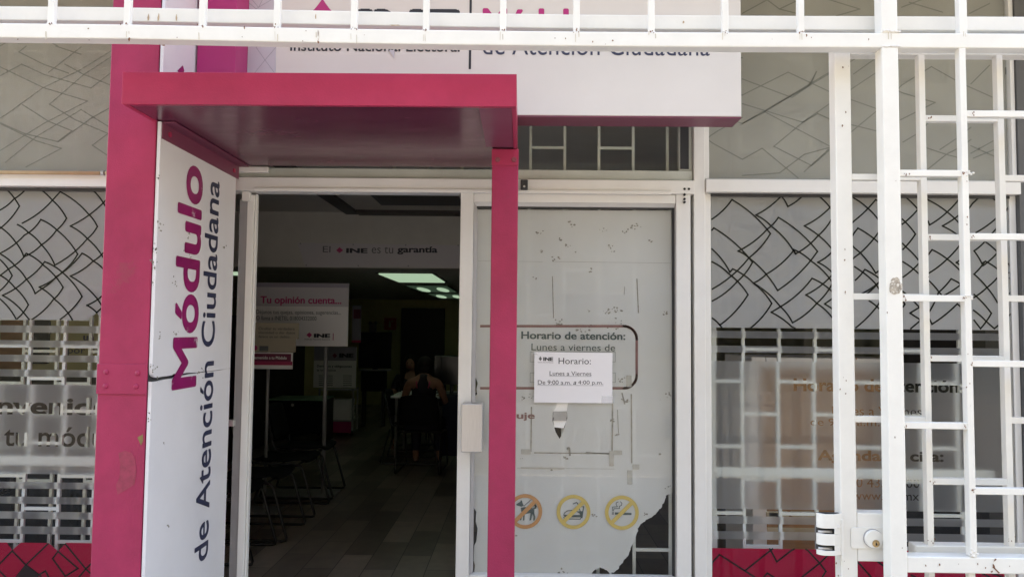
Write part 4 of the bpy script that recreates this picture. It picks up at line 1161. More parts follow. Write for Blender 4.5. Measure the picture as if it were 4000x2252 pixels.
# fixed rail behind the beam (the gate's track)
G2 = 2.275
tr_px = [(-400, 20), (0, 24), (400, 27), (800, 34), (1100, 38), (1660, 48), (2200, 56), (2540, 59), (3000, 61), (3990, 65), (4500, 68)]
trk = thing('gate_track', (0, G2, 2.3), 'white flat track rail running behind the grille beam across the whole entrance', 'rail')
sweep(tr_px, G2, 0.0440, 0.04).build('rail', M['white'], trk, bevel=0.003)
rs = MB()
for px, py, w_, h_ in ((580, 70, 4, 16), (620, 70, 5, 18), (690, 70, 4, 14), (1234, 67, 3, 12), (1545, 100, 30, 3), (2670, 88, 5, 6)):
    v = at(px, py, G2); u = G2 / PX
    pts = [(v.x + u * w_ * math.cos(2 * math.pi * i / 8) * rnd.uniform(.5, 1.2), v.z + u * h_ * math.sin(2 * math.pi * i / 8) * rnd.uniform(.5, 1.2)) for i in range(8)]
    rs.add([(x, G2 - 0.0012, z) for x, z in pts], [tuple(range(8))])
M['ruststain'] = mat('pale_rust_stain', (0.52, 0.38, 0.25), 0.7, var=0.3, scale=60)
build_each(rs, 'rust_mark', M['ruststain'], trk)

# ================================================================== SLIDING GATE LEAF BEHIND
ST1 = XX(3336, G2, 1126); ST0 = ST1 - TB * 1.02
gt = thing('sliding_gate', (ST1, G2, 0), 'white sliding gate leaf with a round cylinder lock, parked behind the grille', 'gate')
GT1 = ZZ(213, G2, 3700)
stile = MB().box(ST0, ST1, G2 + 0.001, G2 + TB, 0.03, GT1 + 0.03).build('lock_stile', M['white'], gt, bevel=0.003)
MB().box(ST1 + 0.0005, XEND + 0.4, G2 + 0.002, G2 + TB, GT1, GT1 + 0.044).build('top_rail', M['white'], gt, bevel=0.003)
GB1, GB0 = ZZ(2132, G2, 3800), ZZ(2185, G2, 3800)
MB().box(XX(3560, G2), XEND + 0.4, G2 + 0.002, G2 + TB, GB0, GB1).build('bottom_rail', M['white'], gt, bevel=0.003)
MB().box(XEND + 0.4005, XEND + 0.4 + TB, G2 + 0.001, G2 + TB, 0.03, GT1 + 0.044).build('end_stile', M['white'], gt, bevel=0.003)
R1, R2 = XX(3620, G2, 1126), XX(3930, G2, 1126)
for xx in (R1, R2):
    MB().box(xx - SB / 2, xx + SB / 2, G2 + 0.003, G2 + 0.003 + SB * 1.3, 0.05, GT1 + 0.0005).build('upright_bar', M['white'], gt, bevel=0.0015)
for py, s in ((461, 'm'), (926, 'm'), (1400, 'm'), (1882, 'm'), (690, 'l'), (1158, 'l'), (1638, 'l'), (694, 'r'), (1165, 'r'), (1642, 'r')):
    a, b, c_ = {'m': (R1 + SB / 2, R2 - SB / 2, 3775), 'l': (ST1, R1 - SB / 2, 3480), 'r': (R2 + SB / 2, XEND + .4, 3980)}[s]
    z = ZZ(py, G2, c_)
    MB().box(a - 0.0005, b + 0.0005, G2 + 0.0045, G2 + 0.0045 + SB * 1.2, z - SB / 2, z + SB / 2).build('cross_bar', M['white'], gt, bevel=0.0015)
chips(22, [(3345, 1400, 0, 0), (3300, 1500, 10, 40), (3300, 900, 10, 200), (3290, 2200, 10, 30), (3635, 461, 6, 5), (3635, 926, 6, 5), (3635, 1400, 6, 5), (3640, 1882, 6, 5), (3640, 2110, 8, 8), (3945, 2105, 8, 8), (3300, 400, 10, 150), (3630, 1050, 5, 60)], G2, 'paint_chip', gt, 4)
# lock box between stile and post
x0, x1, z0, z1 = rect(3330, 2002, 3520, 2192, G2)
lk = MB().box(ST1 + 0.0005, x1 - 0.008, G2 + 0.0005, G2 + TB - 0.002, z0, z1).build('lock_case', M['white'], gt, bevel=0.003)
def zz(x, y, Y=G2): v = at(3150 + x / 4.802, 1950 + y / 4.802, Y); return (v.x, v.z)
pl = []
for cx_, cy_, a0 in ((890, 850, 90), (890, 570, 180)):
    for i in range(7):
        a = R(a0 + 90 * i / 6); pl.append(zz(cx_ + 60 * math.cos(a), cy_ + 60 * math.sin(a)))
pl = [zz(1560, 910)] + pl + [zz(1560, 510)]
MB().prism(pl, G2 - 0.0035, G2 - 0.0002).build('lock_plate', M['white'], lk, bevel=0.001)
c0 = zz(1230, 715); u = G2 / PX / 4.802
cyl = MB().disc(c0, 162 * u, G2 - 0.016, G2 - 0.0037, 32).build('lock_cylinder', M['white'], lk, bevel=0.002)
MB().ring(c0, 160 * u, 172 * u, G2 - 0.0075, G2 - 0.0036, 40).build('lock_collar', M['alugrey'], lk)
c1 = zz(1255, 790)
MB().disc(c1, 66 * u, G2 - 0.0185, G2 - 0.0162, 24).build('key_plug', M['brass'], lk, bevel=0.0006)
w = MB(); w.box(c1[0] - 0.0015, c1[0] + 0.0015, G2 - 0.0192, G2 - 0.0186, c1[1] - 0.005, c1[1] + 0.003); w.disc((c1[0] + 0.001, c1[1] - 0.002), 0.0022, G2 - 0.0193, G2 - 0.0187, 10)
w.build('keyhole', M['hole'], lk)
# interlocking strike on the left of the stile: curved shell with two slots
SX1 = zz(600, 700)[0]; SX0 = zz(172, 700)[0]
zs_ = [zz(300, 235)[1], zz(300, 500)[1], zz(300, 605)[1], zz(300, 815)[1], zz(300, 915)[1], zz(300, 1003)[1]]
def shell(z0, z1, slot):
    prof = []
    n = 8
    for i in range(n + 1):
        a = R(90 + 90 * (1 - i / n)) if False else R(180 - 90 * i / n)
        prof.append((SX0 + 0.022 + 0.022 * math.cos(a), G2 - 0.004 - 0.020 * math.sin(a)))
    xe = zz(470, 700)[0] if not slot else 0
    outer = prof + [(zz(470, 700)[0], G2 - 0.024), (ST0 - 0.004, G2 - 0.012), (ST0 - 0.0005, G2 - 0.012)]
    inner = [(ST0 - 0.0005, G2 - 0.008), (ST0 - 0.005, G2 - 0.008), (zz(465, 700)[0], G2 - 0.020), (SX0 + 0.022, G2 - 0.0205), (SX0 + 0.004, G2 - 0.004)]
    return outer, inner
outer, inner = shell(0, 0, False)
w = MB()
for a_, b_ in ((1, 0), (3, 2), (5, 4)):
    w.prism(outer + inner, zs_[a_], zs_[b_], 'z')
sx = zz(462, 0)[0]
back = [(sx, G2 - 0.024), (ST0 - 0.004, G2 - 0.012), (ST0 - 0.0005, G2 - 0.012), (ST0 - 0.0005, G2 - 0.008), (ST0 - 0.005, G2 - 0.008), (sx, G2 - 0.020)]
for a_, b_ in ((2, 1), (4, 3)): w.prism(back, zs_[a_] + 0.0002, zs_[b_] - 0.0002, 'z')
st = w.build('strike_case', M['white'], gt, bevel=0.0008)
MB().box(SX0 + 0.006, ST0 - 0.004, G2 - 0.002, G2 + 0.012, zs_[5] + 0.002, zs_[0] - 0.002).build('strike_back', M['gasket'], st)
w = MB()
for a_, b_ in ((2, 1), (4, 3)):
    zm = zs_[a_] + (zs_[b_] - zs_[a_]) * 0.25
    w.tube([(SX0 + 0.004, G2 - 0.010, zm), (sx - 0.004, G2 - 0.012, zm)], 0.0042, 10)
build_each(w, 'bolt_pin', M['brushed'], st, smooth=True)
w = MB(); w.box(zz(605, 0)[0], zz(652, 0)[0], G2 - 0.016, G2 - 0.004, zz(600, 1098)[1], zz(600, 345)[1]); w.build('cover_strip', M['white'], st, bevel=0.002)
w = MB()
for x, y in ((543, 470), (543, 905)):
    c_ = zz(x, y); w.disc(c_, 0.006, G2 - 0.0195, G2 - 0.008, 12)
build_each(w, 'screw', M['alu'], st, bevel=0.001)

# ================================================================== INNER WINDOW GRILLES
IB = 0.0142
def brick_grille(name, label, x0, x1, z0, z1, Y, pitch, step, phase_x, phase_z, tone, rail=None, b=IB):
    g_ = thing(name, ((x0 + x1) / 2, Y, z0), label, 'grille')
    n = 0; x = phase_x
    while x - pitch > x0: x -= pitch
    xs = []
    while x < x1:
        xs.append(x); x += pitch
    for xx in xs:
        MB().box(xx - b / 2, xx + b / 2, Y, Y + b, z0, z1).build('upright_bar', M[tone], g_)
    for i, xx in enumerate(xs[:-1]):
        col = round((xx - phase_x) / pitch)
        z = phase_z + (step if col % 2 else 0)
        while z - 2 * step > z0: z -= 2 * step
        cb = MB(); ok = False
        while z < z1:
            cb.box(xx + b / 2 - 0.0003, xs[i + 1] - b / 2 + 0.0003, Y + 0.001, Y + b - 0.001, z - b / 2, z + b / 2); ok = True
            z += 2 * step
        if ok: cb.build('cross_bar', M[tone], g_)
    w_ = MB()
    if rail is not None: w_.box(x0, x1, Y - 0.006, Y - 0.0005, rail - 0.022, rail + 0.022)
    w_.box(x0, x1, Y, Y + b, z0 - 0.03, z0 - 0.0005); w_.box(x0, x1, Y, Y + b, z1 + 0.0005, z1 + 0.03)
    w_.build('rail', M[tone], g_)
    return g_
M['inbar'] = mat('inner_white_bar', (0.72, 0.74, 0.71), 0.45, var=0.06)
M['inbargreen'] = mat('inner_pale_bar', (0.60, 0.63, 0.56), 0.5, var=0.08)
YB = F + 0.10
u = YB / PX
brick_grille('window_bars', 'white inner security bars in a brick pattern behind the right shop window', XML1 + 0.02, XR - 0.05, 0.2, ZTR0 - 0.06, YB, 139 * u, 125.5 * u,
             XX(2903, YB, 1300), ZZ(1619, YB, 3100), 'inbar', rail=ZZ(1846, YB, 3000))
w = MB(); x0 = XX(2752, YB); 
MB().box(XX(2756, YB, 1500), XX(2798, YB, 1500), YB - 0.005, YB + 0.03, 0.15, ZTR0 - 0.02).build('side_upright', M['inbar'], bpy.data.objects['window_bars'])
brick_grille('window_bars', 'white inner security bars behind the left shop window, close to the glass', XL, XX(700, YB), 0.2, ZTR0 - 0.06, YB, 137 * u, 125.5 * u,
             XX(112, YB, 1450), ZZ(1476, YB, 50), 'inbar', rail=ZZ(1801, YB, 150))
YB2 = F + 0.26
u2 = YB2 / PX
brick_grille('window_bars', 'second layer of pale bars further inside behind the left shop window', XL, XX(640, YB2), 0.2, ZTR0 - 0.06, YB2, 131 * u2, 125.5 * u2,
             XX(88, YB2, 1450), ZZ(1875, YB2, 50), 'inbargreen')
brick_grille('window_bars', 'pale green bars behind the clear fanlight over the doors', XX(1500, YB), XML0, ZH1 + 0.02, Ztop - 0.05, YB - 0.04, 133.3 * u, 210 * u,
             XX(2073, YB - 0.04, 580), ZZ(577, YB - 0.04, 2270), 'inbargreen', b=0.0125)
brick_grille('window_bars', 'white inner bars folded behind the filmed glass door', XX(1900, YB), XML0 - 0.01, 0.1, ZH0 - 0.04, YB + 0.02, 139 * u, 180 * u,
             XX(2480, YB, 2150), ZZ(2150, YB, 2470), 'inbar')
brick_grille('window_bars', 'pale bars faintly seen through the grey film of the left upper window', XL, XX(640, YB), ZTR1 + 0.05, Ztop - 0.1, YB + 0.01, 139 * u, 125.5 * u,
             XX(155, YB, 500), ZZ(560, YB, 200), 'inbar')
brick_grille('window_bars', 'pale bars faintly seen through the grey film of the right upper window', XML1 + 0.03, XR - 0.05, ZTR1 + 0.05, Ztop - 0.1, YB + 0.01, 139 * u, 125.5 * u,
             XX(3033, YB, 500), ZZ(465, YB, 3100), 'inbar')

# ================================================================== NOTICE TAPED TO THE DOOR
NF = F - 0.005
x0, x1, z0, z1 = rect(2087, 1375, 2392, 1572, NF)
nt_ = thing('paper_notice', ((x0 + x1) / 2, NF, z0), 'white paper notice with the opening hours, taped to the filmed glass door', 'notice')
MB().box(x0, x1, NF - 0.0008, NF, z0, z1).build('sheet', M['paper'], nt_)
t = MB(); nl = NF - 0.0012
text_px(t, 'Horario:', 2182, 1397, 2308, 1421, nl, 0.004); text_px(t, 'INE', 2122, 1394, 2161, 1408.5, nl, 0.04)
text_px(t, 'Lunes a Viernes', 2147, 1449, 2310, 1466, nl, 0.004); text_px(t, 'De 9:00 a.m.', 2101, 1484, 2231, 1501, nl, 0.004)
text_px(t, 'a', 2239, 1489, 2251, 1501, nl, 0.008, 0.3); text_px(t, '4:00 p.m.', 2258, 1485, 2356, 1505, nl, 0.004)
for l, r, y in ((2146, 2310, 1468.5), (2100, 2357, 1504)):
    a, b = at(l, y - 0.6, nl), at(r, y + 0.6, nl); t.strip([(a.x, a.z), (b.x, b.z)], 0.0012, nl)
text_px(t, 'Instituto Nacional Electoral', 2101, 1412, 2161, 1416, nl, 0.0)
t.build('lettering', M['darktext'], nt_)
t = MB(); t.add([(lambda v: (v.x, nl, v.z))(at(x, y, nl)) for x, y in ((2111, 1390), (2117, 1400), (2111, 1409), (2104, 1400))], [(0, 1, 2, 3)])
t.build('emblem', M['greytext'], nt_)
t = MB()
for l, tt, r, b in ((2350, 1545, 2398, 1573), (2083, 1372, 2100, 1385)):
    a = rect(l, tt, r, b, nl); t.quad(*a, nl - 0.0006)
M['cleartape'] = film_mat('clear_tape', (0.8, 0.8, 0.8), clear=0.65)
build_each(t, 'tape', M['cleartape'], nt_)

# ================================================================== INSIDE THE OFFICE
def flo(px, py):                   # point of the floor under a pixel
    return onz(px, py, 0.0)
# banner on the soffit
BY = SOFY - 0.012
bn = thing('banner', (XX(1480, BY, 1000), BY, ZZ(1000, BY, 1480)), 'long grey banner on the soffit reading El INE es tu garantía', 'banner')
pl = [P2(1163, 948, BY), P2(1860, 958, BY), P2(1860, 1046, BY), P2(1192, 1043, BY)]
MB().prism(pl, BY, BY + 0.008).build('sheet', M['boardmid'], bn)
t = MB(); l_ = BY - 0.002
text_px(t, 'El', 1261, 961, 1291, 985, l_, 0); text_px(t, 'es tu', 1452, 963, 1536, 989, l_, 0)
t.build('thin_lettering', M['greytext'], bn)
t = MB(); text_px(t, 'INE', 1352, 969, 1436, 988, l_, 0.04); text_px(t, 'garantía', 1552, 962, 1709, 994, l_, 0.03)
t.build('bold_lettering', M['darktext'], bn)
t = MB(); t.add([(lambda v: (v.x, l_, v.z))(at(x, y, l_)) for x, y in ((1326, 965), (1341, 977), (1326, 988), (1313, 977))], [(0, 1, 2, 3)]); t.build('emblem', M['pinktext'], bn)
t = MB()
for px, py in ((1174, 951), (1380, 955), (1585, 957), (1790, 958), (1197, 1035), (1400, 1037), (1595, 1038)):
    p = at(px, py, l_); t.disc((p.x, p.z), 0.008, l_ - 0.004, l_ + 0.002, 10)
build_each(t, 'screw', M['greysteel'], bn)

# ceiling lights
for i, (pts, kind, lb) in enumerate((([(1508, 1069), (1675, 1071), (1710, 1100), (1570, 1100)], 'full', 'large bright rectangular ceiling light nearest the doorway'),
                                 ([(1612, 1118), (1740, 1118), (1768, 1140), (1650, 1140)], 'twin', 'middle ceiling light with two glowing tubes in a dark louvre'),
                                 ([(1680, 1149), (1800, 1149), (1830, 1164), (1710, 1164)], 'twin', 'farthest ceiling light with two small glowing tubes near the back door'))):
    q = [onz(x, y, CEIL2 - 0.012) for x, y in pts]
    c_ = sum(q, Vector()) / 4
    L_ = thing('ceiling_light', c_, lb, 'light', 'ceiling lights of the office')
    y0 = min(v.y for v in q); y1 = max(v.y for v in q)
    xa, xb = min(v.x for v in q), max(v.x for v in q)
    xm = c_.x; hw = 0.29 if kind == 'full' else 0.27
    f = MB(); f.box(xm - hw - .03, xm + hw + .03, y0 - .03, y1 + .03, CEIL2 - 0.006, CEIL2 - 0.001); f.build('frame', M['coffer'], L_)
    if kind == 'full':
        MB().box(xm - hw, xm + hw, y0, y1, CEIL2 - 0.02, CEIL2 - 0.0065).build('diffuser', M['lamp'], L_, bevel=0.006)
    else:
        MB().box(xm - hw, xm + hw, y0, y1, CEIL2 - 0.014, CEIL2 - 0.0065).build('louvre', M['lampdim'], L_)
        for s in (-.11, .11):
            MB().blob((xm + s * 1.3, (y0 + y1) / 2, CEIL2 - 0.02), (0.075, (y1 - y0) * 0.36, 0.012), 14, 8).build('tube', M['lamp'], L_, smooth=True)

# display stand: "Tu opinion cuenta"
DY = 7.05
b_ = flo(1265, 1937)
ds = thing('display_stand', (XX(1270, DY, 1900), DY, 0), 'tall white display stand with a board asking for visitors\' opinions', 'display stand')
x0, x1, z0, z1 = rect(952, 1105, 1362, 1350, DY)
bo = MB().box(x0, x1, DY - 0.02, DY, z0, z1).build('board', M['board'], ds, bevel=0.003)
l_ = DY - 0.022
zt = ZZ(1196, DY, 1150); zs2 = ZZ(1122, DY, 1150)
t = MB(); t.quad(x0 + .002, x1 - .002, zt, z1 - .001, l_); t.build('lilac_band', M['boardmid'], bo)
t = MB(); t.quad(x0 + .002, x1 - .002, zs2, z1 - .001, l_ - .001); t.build('dark_band', M['boardtop'], bo)
t = MB(); l_ -= .002
text_px(t, 'Tu opinión cuenta...', 1017, 1157, 1334, 1194, l_, 0.025); t.build('pink_lettering', M['pinktext'], bo)
t = MB(); text_px(t, 'Déjanos tus quejas, opiniones, sugerencias...', 1001, 1211, 1332, 1231, l_, 0.0); text_px(t, 'O llama a INETEL 018004332000', 1001, 1234, 1236, 1250, l_, 0.0)
text_px(t, 'Instituto Nacional Electoral', 1190, 1321, 1288, 1327, l_, 0.0)
t.build('grey_lettering', M['greytext'], bo)
t = MB(); text_px(t, 'INE', 1226, 1302, 1290, 1318, l_, 0.05); t.build('black_lettering', M['darktext'], bo)
t = MB(); t.add([(lambda v: (v.x, l_, v.z))(at(x, y, l_)) for x, y in ((1208, 1297), (1219, 1307), (1208, 1318), (1197, 1307))], [(0, 1, 2, 3)])
a = rect(1300, 1301, 1303, 1328, l_); t.quad(*a, l_); t.build('emblem', M['pinktext'], bo)
MB().tube([(XX(1271, DY, 1400), DY + 0.02, 0.02), (XX(1271, DY, 1400), DY + 0.02, z1 - 0.02)], 0.019, 12).build('pole', M['greysteel'], ds, smooth=True)
xa, xb = flo(1010, 1935).x, flo(1317, 1930).x
MB().box(xa, xb, DY - 0.12, DY + 0.22, 0.002, 0.022).build('base', M['greysteel'], ds, bevel=0.004)
# small stand in front with three cards
EY = 6.45
es = thing('card_stand', (XX(1045, EY, 1700), EY, 0), 'narrow stand holding beige and maroon cards beside the open doorway', 'display stand')
for l, tt, r, b, mt, nm, dy in ((985, 1260, 1168, 1322, 'beige', 'beige_card', 0), (985, 1322, 1156, 1374, 'beige', 'lower_beige_card', -.02), (975, 1376, 1144, 1440, 'board', 'maroon_card', -.03)):
    a = rect(l, tt, r, b, EY + dy); o_ = MB().box(a[0], a[1], EY + dy - .006, EY + dy, a[2], a[3]).build(nm, M[mt], es, bevel=.001)
    ll = EY + dy - .008
    if nm == 'beige_card':
        t = MB(); text_px(t, 'Ocultar tu verdadera', 1010, 1277, 1151, 1288, ll, .012); text_px(t, 'identidad o dar datos', 1010, 1293, 1153, 1303, ll, .012); text_px(t, 'falsos es un delito.', 1010, 1309, 1134, 1319, ll, .012)
        t.build('lettering', M['greytext'], o_)
    elif nm == 'lower_beige_card':
        t = MB(); c_ = P2(996, 1358, ll); t.disc(c_, .022, ll - .001, ll, 16); t.build('emblem', M['pinktext'], o_)
        t = MB(); a = rect(1013, 1350, 1048, 1370, ll); t.quad(*a, ll); t.build('printed_block', M['greytext'], o_)
    else:
        t = MB(); a = rect(976, 1380, 1137, 1410, ll); t.quad(*a, ll); t.build('maroon_print', M['maroonboard'], o_)
        t = MB(); a = rect(976, 1410, 1142, 1425, ll); t.quad(*a, ll); t.build('crimson_print', M['pinkboard'], o_)
        t = MB(); text_px(t, 'Bienvenido a tu Módulo', 985, 1390, 1120, 1402, ll - .001, .01); t.build('lettering', M['board'], o_)
MB().tube([(XX(1044, EY, 1500), EY + .012, .02), (XX(1044, EY, 1500), EY + .012, ZZ(1270, EY, 1044))], .014, 10).build('pole', M['greysteel'], es, smooth=True)
MB().box(XX(1044, EY) - .16, XX(1044, EY) + .16, EY - .12, EY + .14, .002, .016).build('base', M['greysteel'], es, bevel=.004)

# sled-base visitor chairs
def make_chair(label, group):
    r_ = thing('visitor_chair', (0, 0, 0), label, 'chair', group)
    # faces +x; seat centre at the origin
    prof = [(-0.20, 0.455), (-0.10, 0.44), (0.08, 0.445), (0.20, 0.46), (0.245, 0.445), (0.25, 0.43)]
    s = MB(); vs = []; fs = []
    for i, (x, z) in enumerate(prof):
        for j in range(9):
            y = -0.225 + 0.45 * j / 8
            k = 1 - (0.1 if i in (0, 5) else 0)
            vs.append((x, y * k, z + 0.018 * (abs(y) / .225) ** 2))
    n = 9
    for i in range(len(prof) - 1):
        for j in range(8): fs.append((i * n + j, (i + 1) * n + j, (i + 1) * n + j + 1, i * n + j + 1))
    s.add(vs, fs); o_ = s.build('seat', M['black'], r_, smooth=True)
    md = o_.modifiers.new('thickness', 'SOLIDIFY'); md.thickness = 0.014
    s = MB(); vs = []; fs = []
    for i in range(7):
        z = 0.52 + 0.32 * i / 6
        for j in range(9):
            y = -0.225 + 0.45 * j / 8
            vs.append((-0.22 - 0.07 * (i / 6) - 0.035 * (1 - (y / .225) ** 2) + 0.0, y * (1 - 0.12 * (i / 6) ** 3), z - 0.02 * (abs(y) / .225) ** 3 * (i / 6)))
    for i in range(6):
        for j in range(8): fs.append((i * 9 + j, (i + 1) * 9 + j, (i + 1) * 9 + j + 1, i * 9 + j + 1))
    s.add(vs, fs); o_ = s.build('backrest', M['black'], r_, smooth=True)
    md = o_.modifiers.new('thickness', 'SOLIDIFY'); md.thickness = 0.012
    for sd in (-1, 1):
        y = 0.235 * sd
        path = [(-0.30, y * .9, 0.80), (-0.255, y, 0.62), (-0.215, y, 0.47), (-0.19, y, 0.44), (0.14, y, 0.43), (0.20, y, 0.42), (0.225, y, 0.39), (0.33, y, 0.035), (0.325, y, 0.018), (0.30, y, 0.012), (-0.30, y, 0.012)]
        path += [(-0.325, y, 0.018), (-0.328, y, 0.03), (-0.225, y, 0.40)]
        MB().tube(path, 0.0105, 8).build('sled_frame', M['steelblack'], r_, smooth=True)
    s = MB(); s.tube([(0.17, -0.235, 0.42), (0.17, 0.235, 0.42)], 0.009, 8); s.tube([(-0.18, -0.235, 0.435), (-0.18, 0.235, 0.435)], 0.009, 8)
    build_each(s, 'seat_rail', M['steelblack'], r_)
    return r_
GC = 'black sled base chairs along the left side of the office'
proto = None
row = [((1299, 1952), 0, 'black sled base chair, farthest of the row beside the display stand base', GC), ((1228, 2022), 0, 'black sled base chair, second from the back in the row inside the left doorway', GC),
       ((1118, 2118), 0, 'black sled base chair, second from the front in the row inside the left doorway', GC), ((985, 2212), 0, 'black sled base chair, nearest the door, mostly hidden by the left jamb', GC)]
for (px, py), rz, lb, g_ in row:
    p = flo(px, py)
    if proto is None: proto = make_chair(lb, g_); o_ = proto
    else: o_ = copy_tree(proto)
    o_['label'] = lb
    o_.location = (p.x - 0.33, p.y + 0.235, 0); o_.rotation_euler.z = 0
GD = 'black chairs around the table at the back'
p = flo(1475, 1812)
o_ = copy_tree(proto); o_['label'] = 'black empty chair with pale paper on its seat, left of the seated person'; o_['group'] = GD; o_.location = (p.x + 0.36, p.y + 0.235, 0); chair_paper = o_
p = flo(1500, 1770)
o_ = copy_tree(proto); o_['label'] = 'black empty chair behind the paper-laden chair, close to the back wall'; o_['group'] = GD; o_.location = (p.x + 0.40, p.y + 0.45, 0); o_.rotation_euler.z = R(8)
PSX, PSY = XX(1655, 8.45, 1500), 8.45
o_ = copy_tree(proto); o_['label'] = 'black chair carrying the person seated with their back to the door'; o_['group'] = GD; o_.location = (PSX, PSY - .02, 0); o_.rotation_euler.z = R(88)
P2X, P2Y = XX(1606, 10.3, 1450), 10.3
o_ = copy_tree(proto); o_['label'] = 'black chair carrying the long-haired person who faces the door'; o_['group'] = GD; o_.location = (P2X, P2Y, 0); o_.rotation_euler.z = R(-80)
cl_ = chair_paper.location
tag(MB().box(cl_.x - .12, cl_.x + .16, cl_.y - .16, cl_.y + .12, .478, .482).build('paper_sheet', M['paper'], None), 'pale sheet of paper lying on the empty chair beside the seated person', 'paper')

# table with cloth
TX0, TX1 = XX(1545, 9.4, 1530), XX(1545, 9.4, 1530) + 2.3
tb = thing('office_table', ((TX0 + TX1) / 2, 9.5, 0), 'white-topped office table half covered by a navy cloth in the dark room', 'table')
MB().box(TX0, TX1, 9.05, 9.85, .725, .75).build('tabletop', M['board'], tb, bevel=.004)
for x in (TX0 + .06, TX1 - .06):
    for y in (9.12, 9.78): MB().tube([(x, y, 0), (x, y, .725)], .018, 8).build('leg', M['greysteel'], tb)
ct = MB(); vs = []; fs = []
xs = [TX0 + .62 + i * .06 for i in range(28)]
for i, x in enumerate(xs):
    wv = 0.018 * math.sin(i * 1.3) + .01 * math.sin(i * 2.9)
    for y, z in ((9.62, .756), (9.06, .756), (9.03 + wv * .2, .735), (9.02 + wv, .45), (9.0 + wv * 1.6, .06)): vs.append((x, y, z))
for i in range(len(xs) - 1):
    for j in range(4): fs.append((i * 5 + j, (i + 1) * 5 + j, (i + 1) * 5 + j + 1, i * 5 + j + 1))
tag(ct.add(vs, fs).build('tablecloth', M['cloth'], None, smooth=True), 'navy cloth hanging down the front of the white office table', 'tablecloth')
# monitor and printer-like shapes on the table
for px, lb in ((1737, 'black monitor on the office table, left of two'), (1765, 'black monitor on the office table, right of two')):
    YM = 9.55 if px < 1750 else 9.35
    x = XX(px, YM, 1450)
    mo = thing('computer_monitor', (x, YM, .75), lb, 'monitor', 'monitors on the office table')
    MB().box(x - .13, x + .13, YM - .02, YM + .02, .87, 1.22).build('screen', M['screen'], mo, bevel=.006)
    MB().box(x - .02, x + .02, YM - .012, YM + .03, .765, .869).build('neck', M['dark'], mo, bevel=.004)
    MB().box(x - .10, x + .10, YM - .08, YM + .08, .751, .764).build('foot', M['dark'], mo, bevel=.004)

# television on a stand
TY = 12.0
x0, x1, z0, z1 = rect(1403, 1296, 1528, 1437, TY)
tv = thing('television_stand', ((x0 + x1) / 2, TY, 0), 'black television on a dark cabinet stand against the yellow wall', 'television')
MB().box(x0, x1, TY - .03, TY + .03, z0, z1).build('screen', M['screen'], tv, bevel=.008)
a = rect(1412, 1447, 1503, 1526, TY)
MB().box(a[0], a[1], TY - .05, TY + .2, a[2], a[3]).build('cabinet', M['black'], tv, bevel=.008)
MB().box(x0 + .02, x1 - .02, TY - .06, TY + .22, a[3] + .002, a[3] + .02).build('shelf', M['greysteel'], tv, bevel=.003)
MB().box((x0 + x1) / 2 - .04, (x0 + x1) / 2 + .04, TY, TY + .05, a[3] + .021, z0 - .001).build('neck', M['dark'], tv)
for x in (a[0] + .03, a[1] - .03): MB().box(x - .02, x + .02, TY, TY + .16, .0, a[2] - .001).build('leg', M['dark'], tv)
a = rect(1440, 1256, 1474, 1295, TY)
cmx = (a[0] + a[1]) / 2
wc = thing('speaker_box', (cmx, TY, a[2]), 'small black speaker with two rounded ears on top of the television', 'speaker')
MB().box(a[0] + .015, a[1] - .015, TY - .03, TY + .03, z1 + .001, a[3] - .02).build('case', M['dark'], wc, bevel=.012)
s = MB()
for sx_ in (-1, 1): s.blob((cmx + sx_ * .045, TY, a[3] - .02), (.025, .02, .03), 8, 6)
build_each(s, 'horn', M['dark'], wc, smooth=True)

# red sign on the back wall, poster on the side column
RY = BACK - .02
x0, x1, z0, z1 = rect(1501, 1241, 1548, 1287, RY)
rsn = thing('safety_sign', ((x0 + x1) / 2, RY, z0), 'small square red safety sign on the yellow back wall', 'sign')
MB().box(x0, x1, RY - .01, RY + .012, z0, z1).build('plate', M['redsign'], rsn, bevel=.003)
xm = (x0 + x1) / 2; t = MB(); t.box(xm - .03, xm + .015, RY - .014, RY - .0105, z0 + .05, z1 - .09); t.box(xm - .02, xm + .005, RY - .014, RY - .0105, z1 - .088, z1 - .06); t.box(xm + .02, xm + .06, RY - .014, RY - .0105, z1 - .08, z1 - .055)
t.build('extinguisher_symbol', M['beige'], rsn)
CY = 11.4
x0, x1, z0, z1 = rect(1196, 1050, 1236, 1720, CY)
MB().box(x0 - .02, x0 + .22, CY, CY + .5, 0.0, CEIL2 - .005).build('yellow_column', M['inwall'], bld)
x0, x1, z0, z1 = rect(1376, 1192, 1411, 1338, CY)
po = thing('narrow_poster', ((x0 + x1) / 2, CY, z0), 'narrow grey poster with a crimson foot hanging beside the television', 'poster')
MB().box(x0, x1, CY - .01, CY, z0 + .04, z1).build('sheet', M['boardtop'], po)
MB().box(x0, x1, CY - .01, CY, z0, z0 + .039).build('foot_band', M['pinkboard'], po)
MB().box(x0 + .02, x1 - .01, CY - .013, CY - .0105, z1 - .2, z1 - .06).build('purple_print', M['maroonboard'], po)

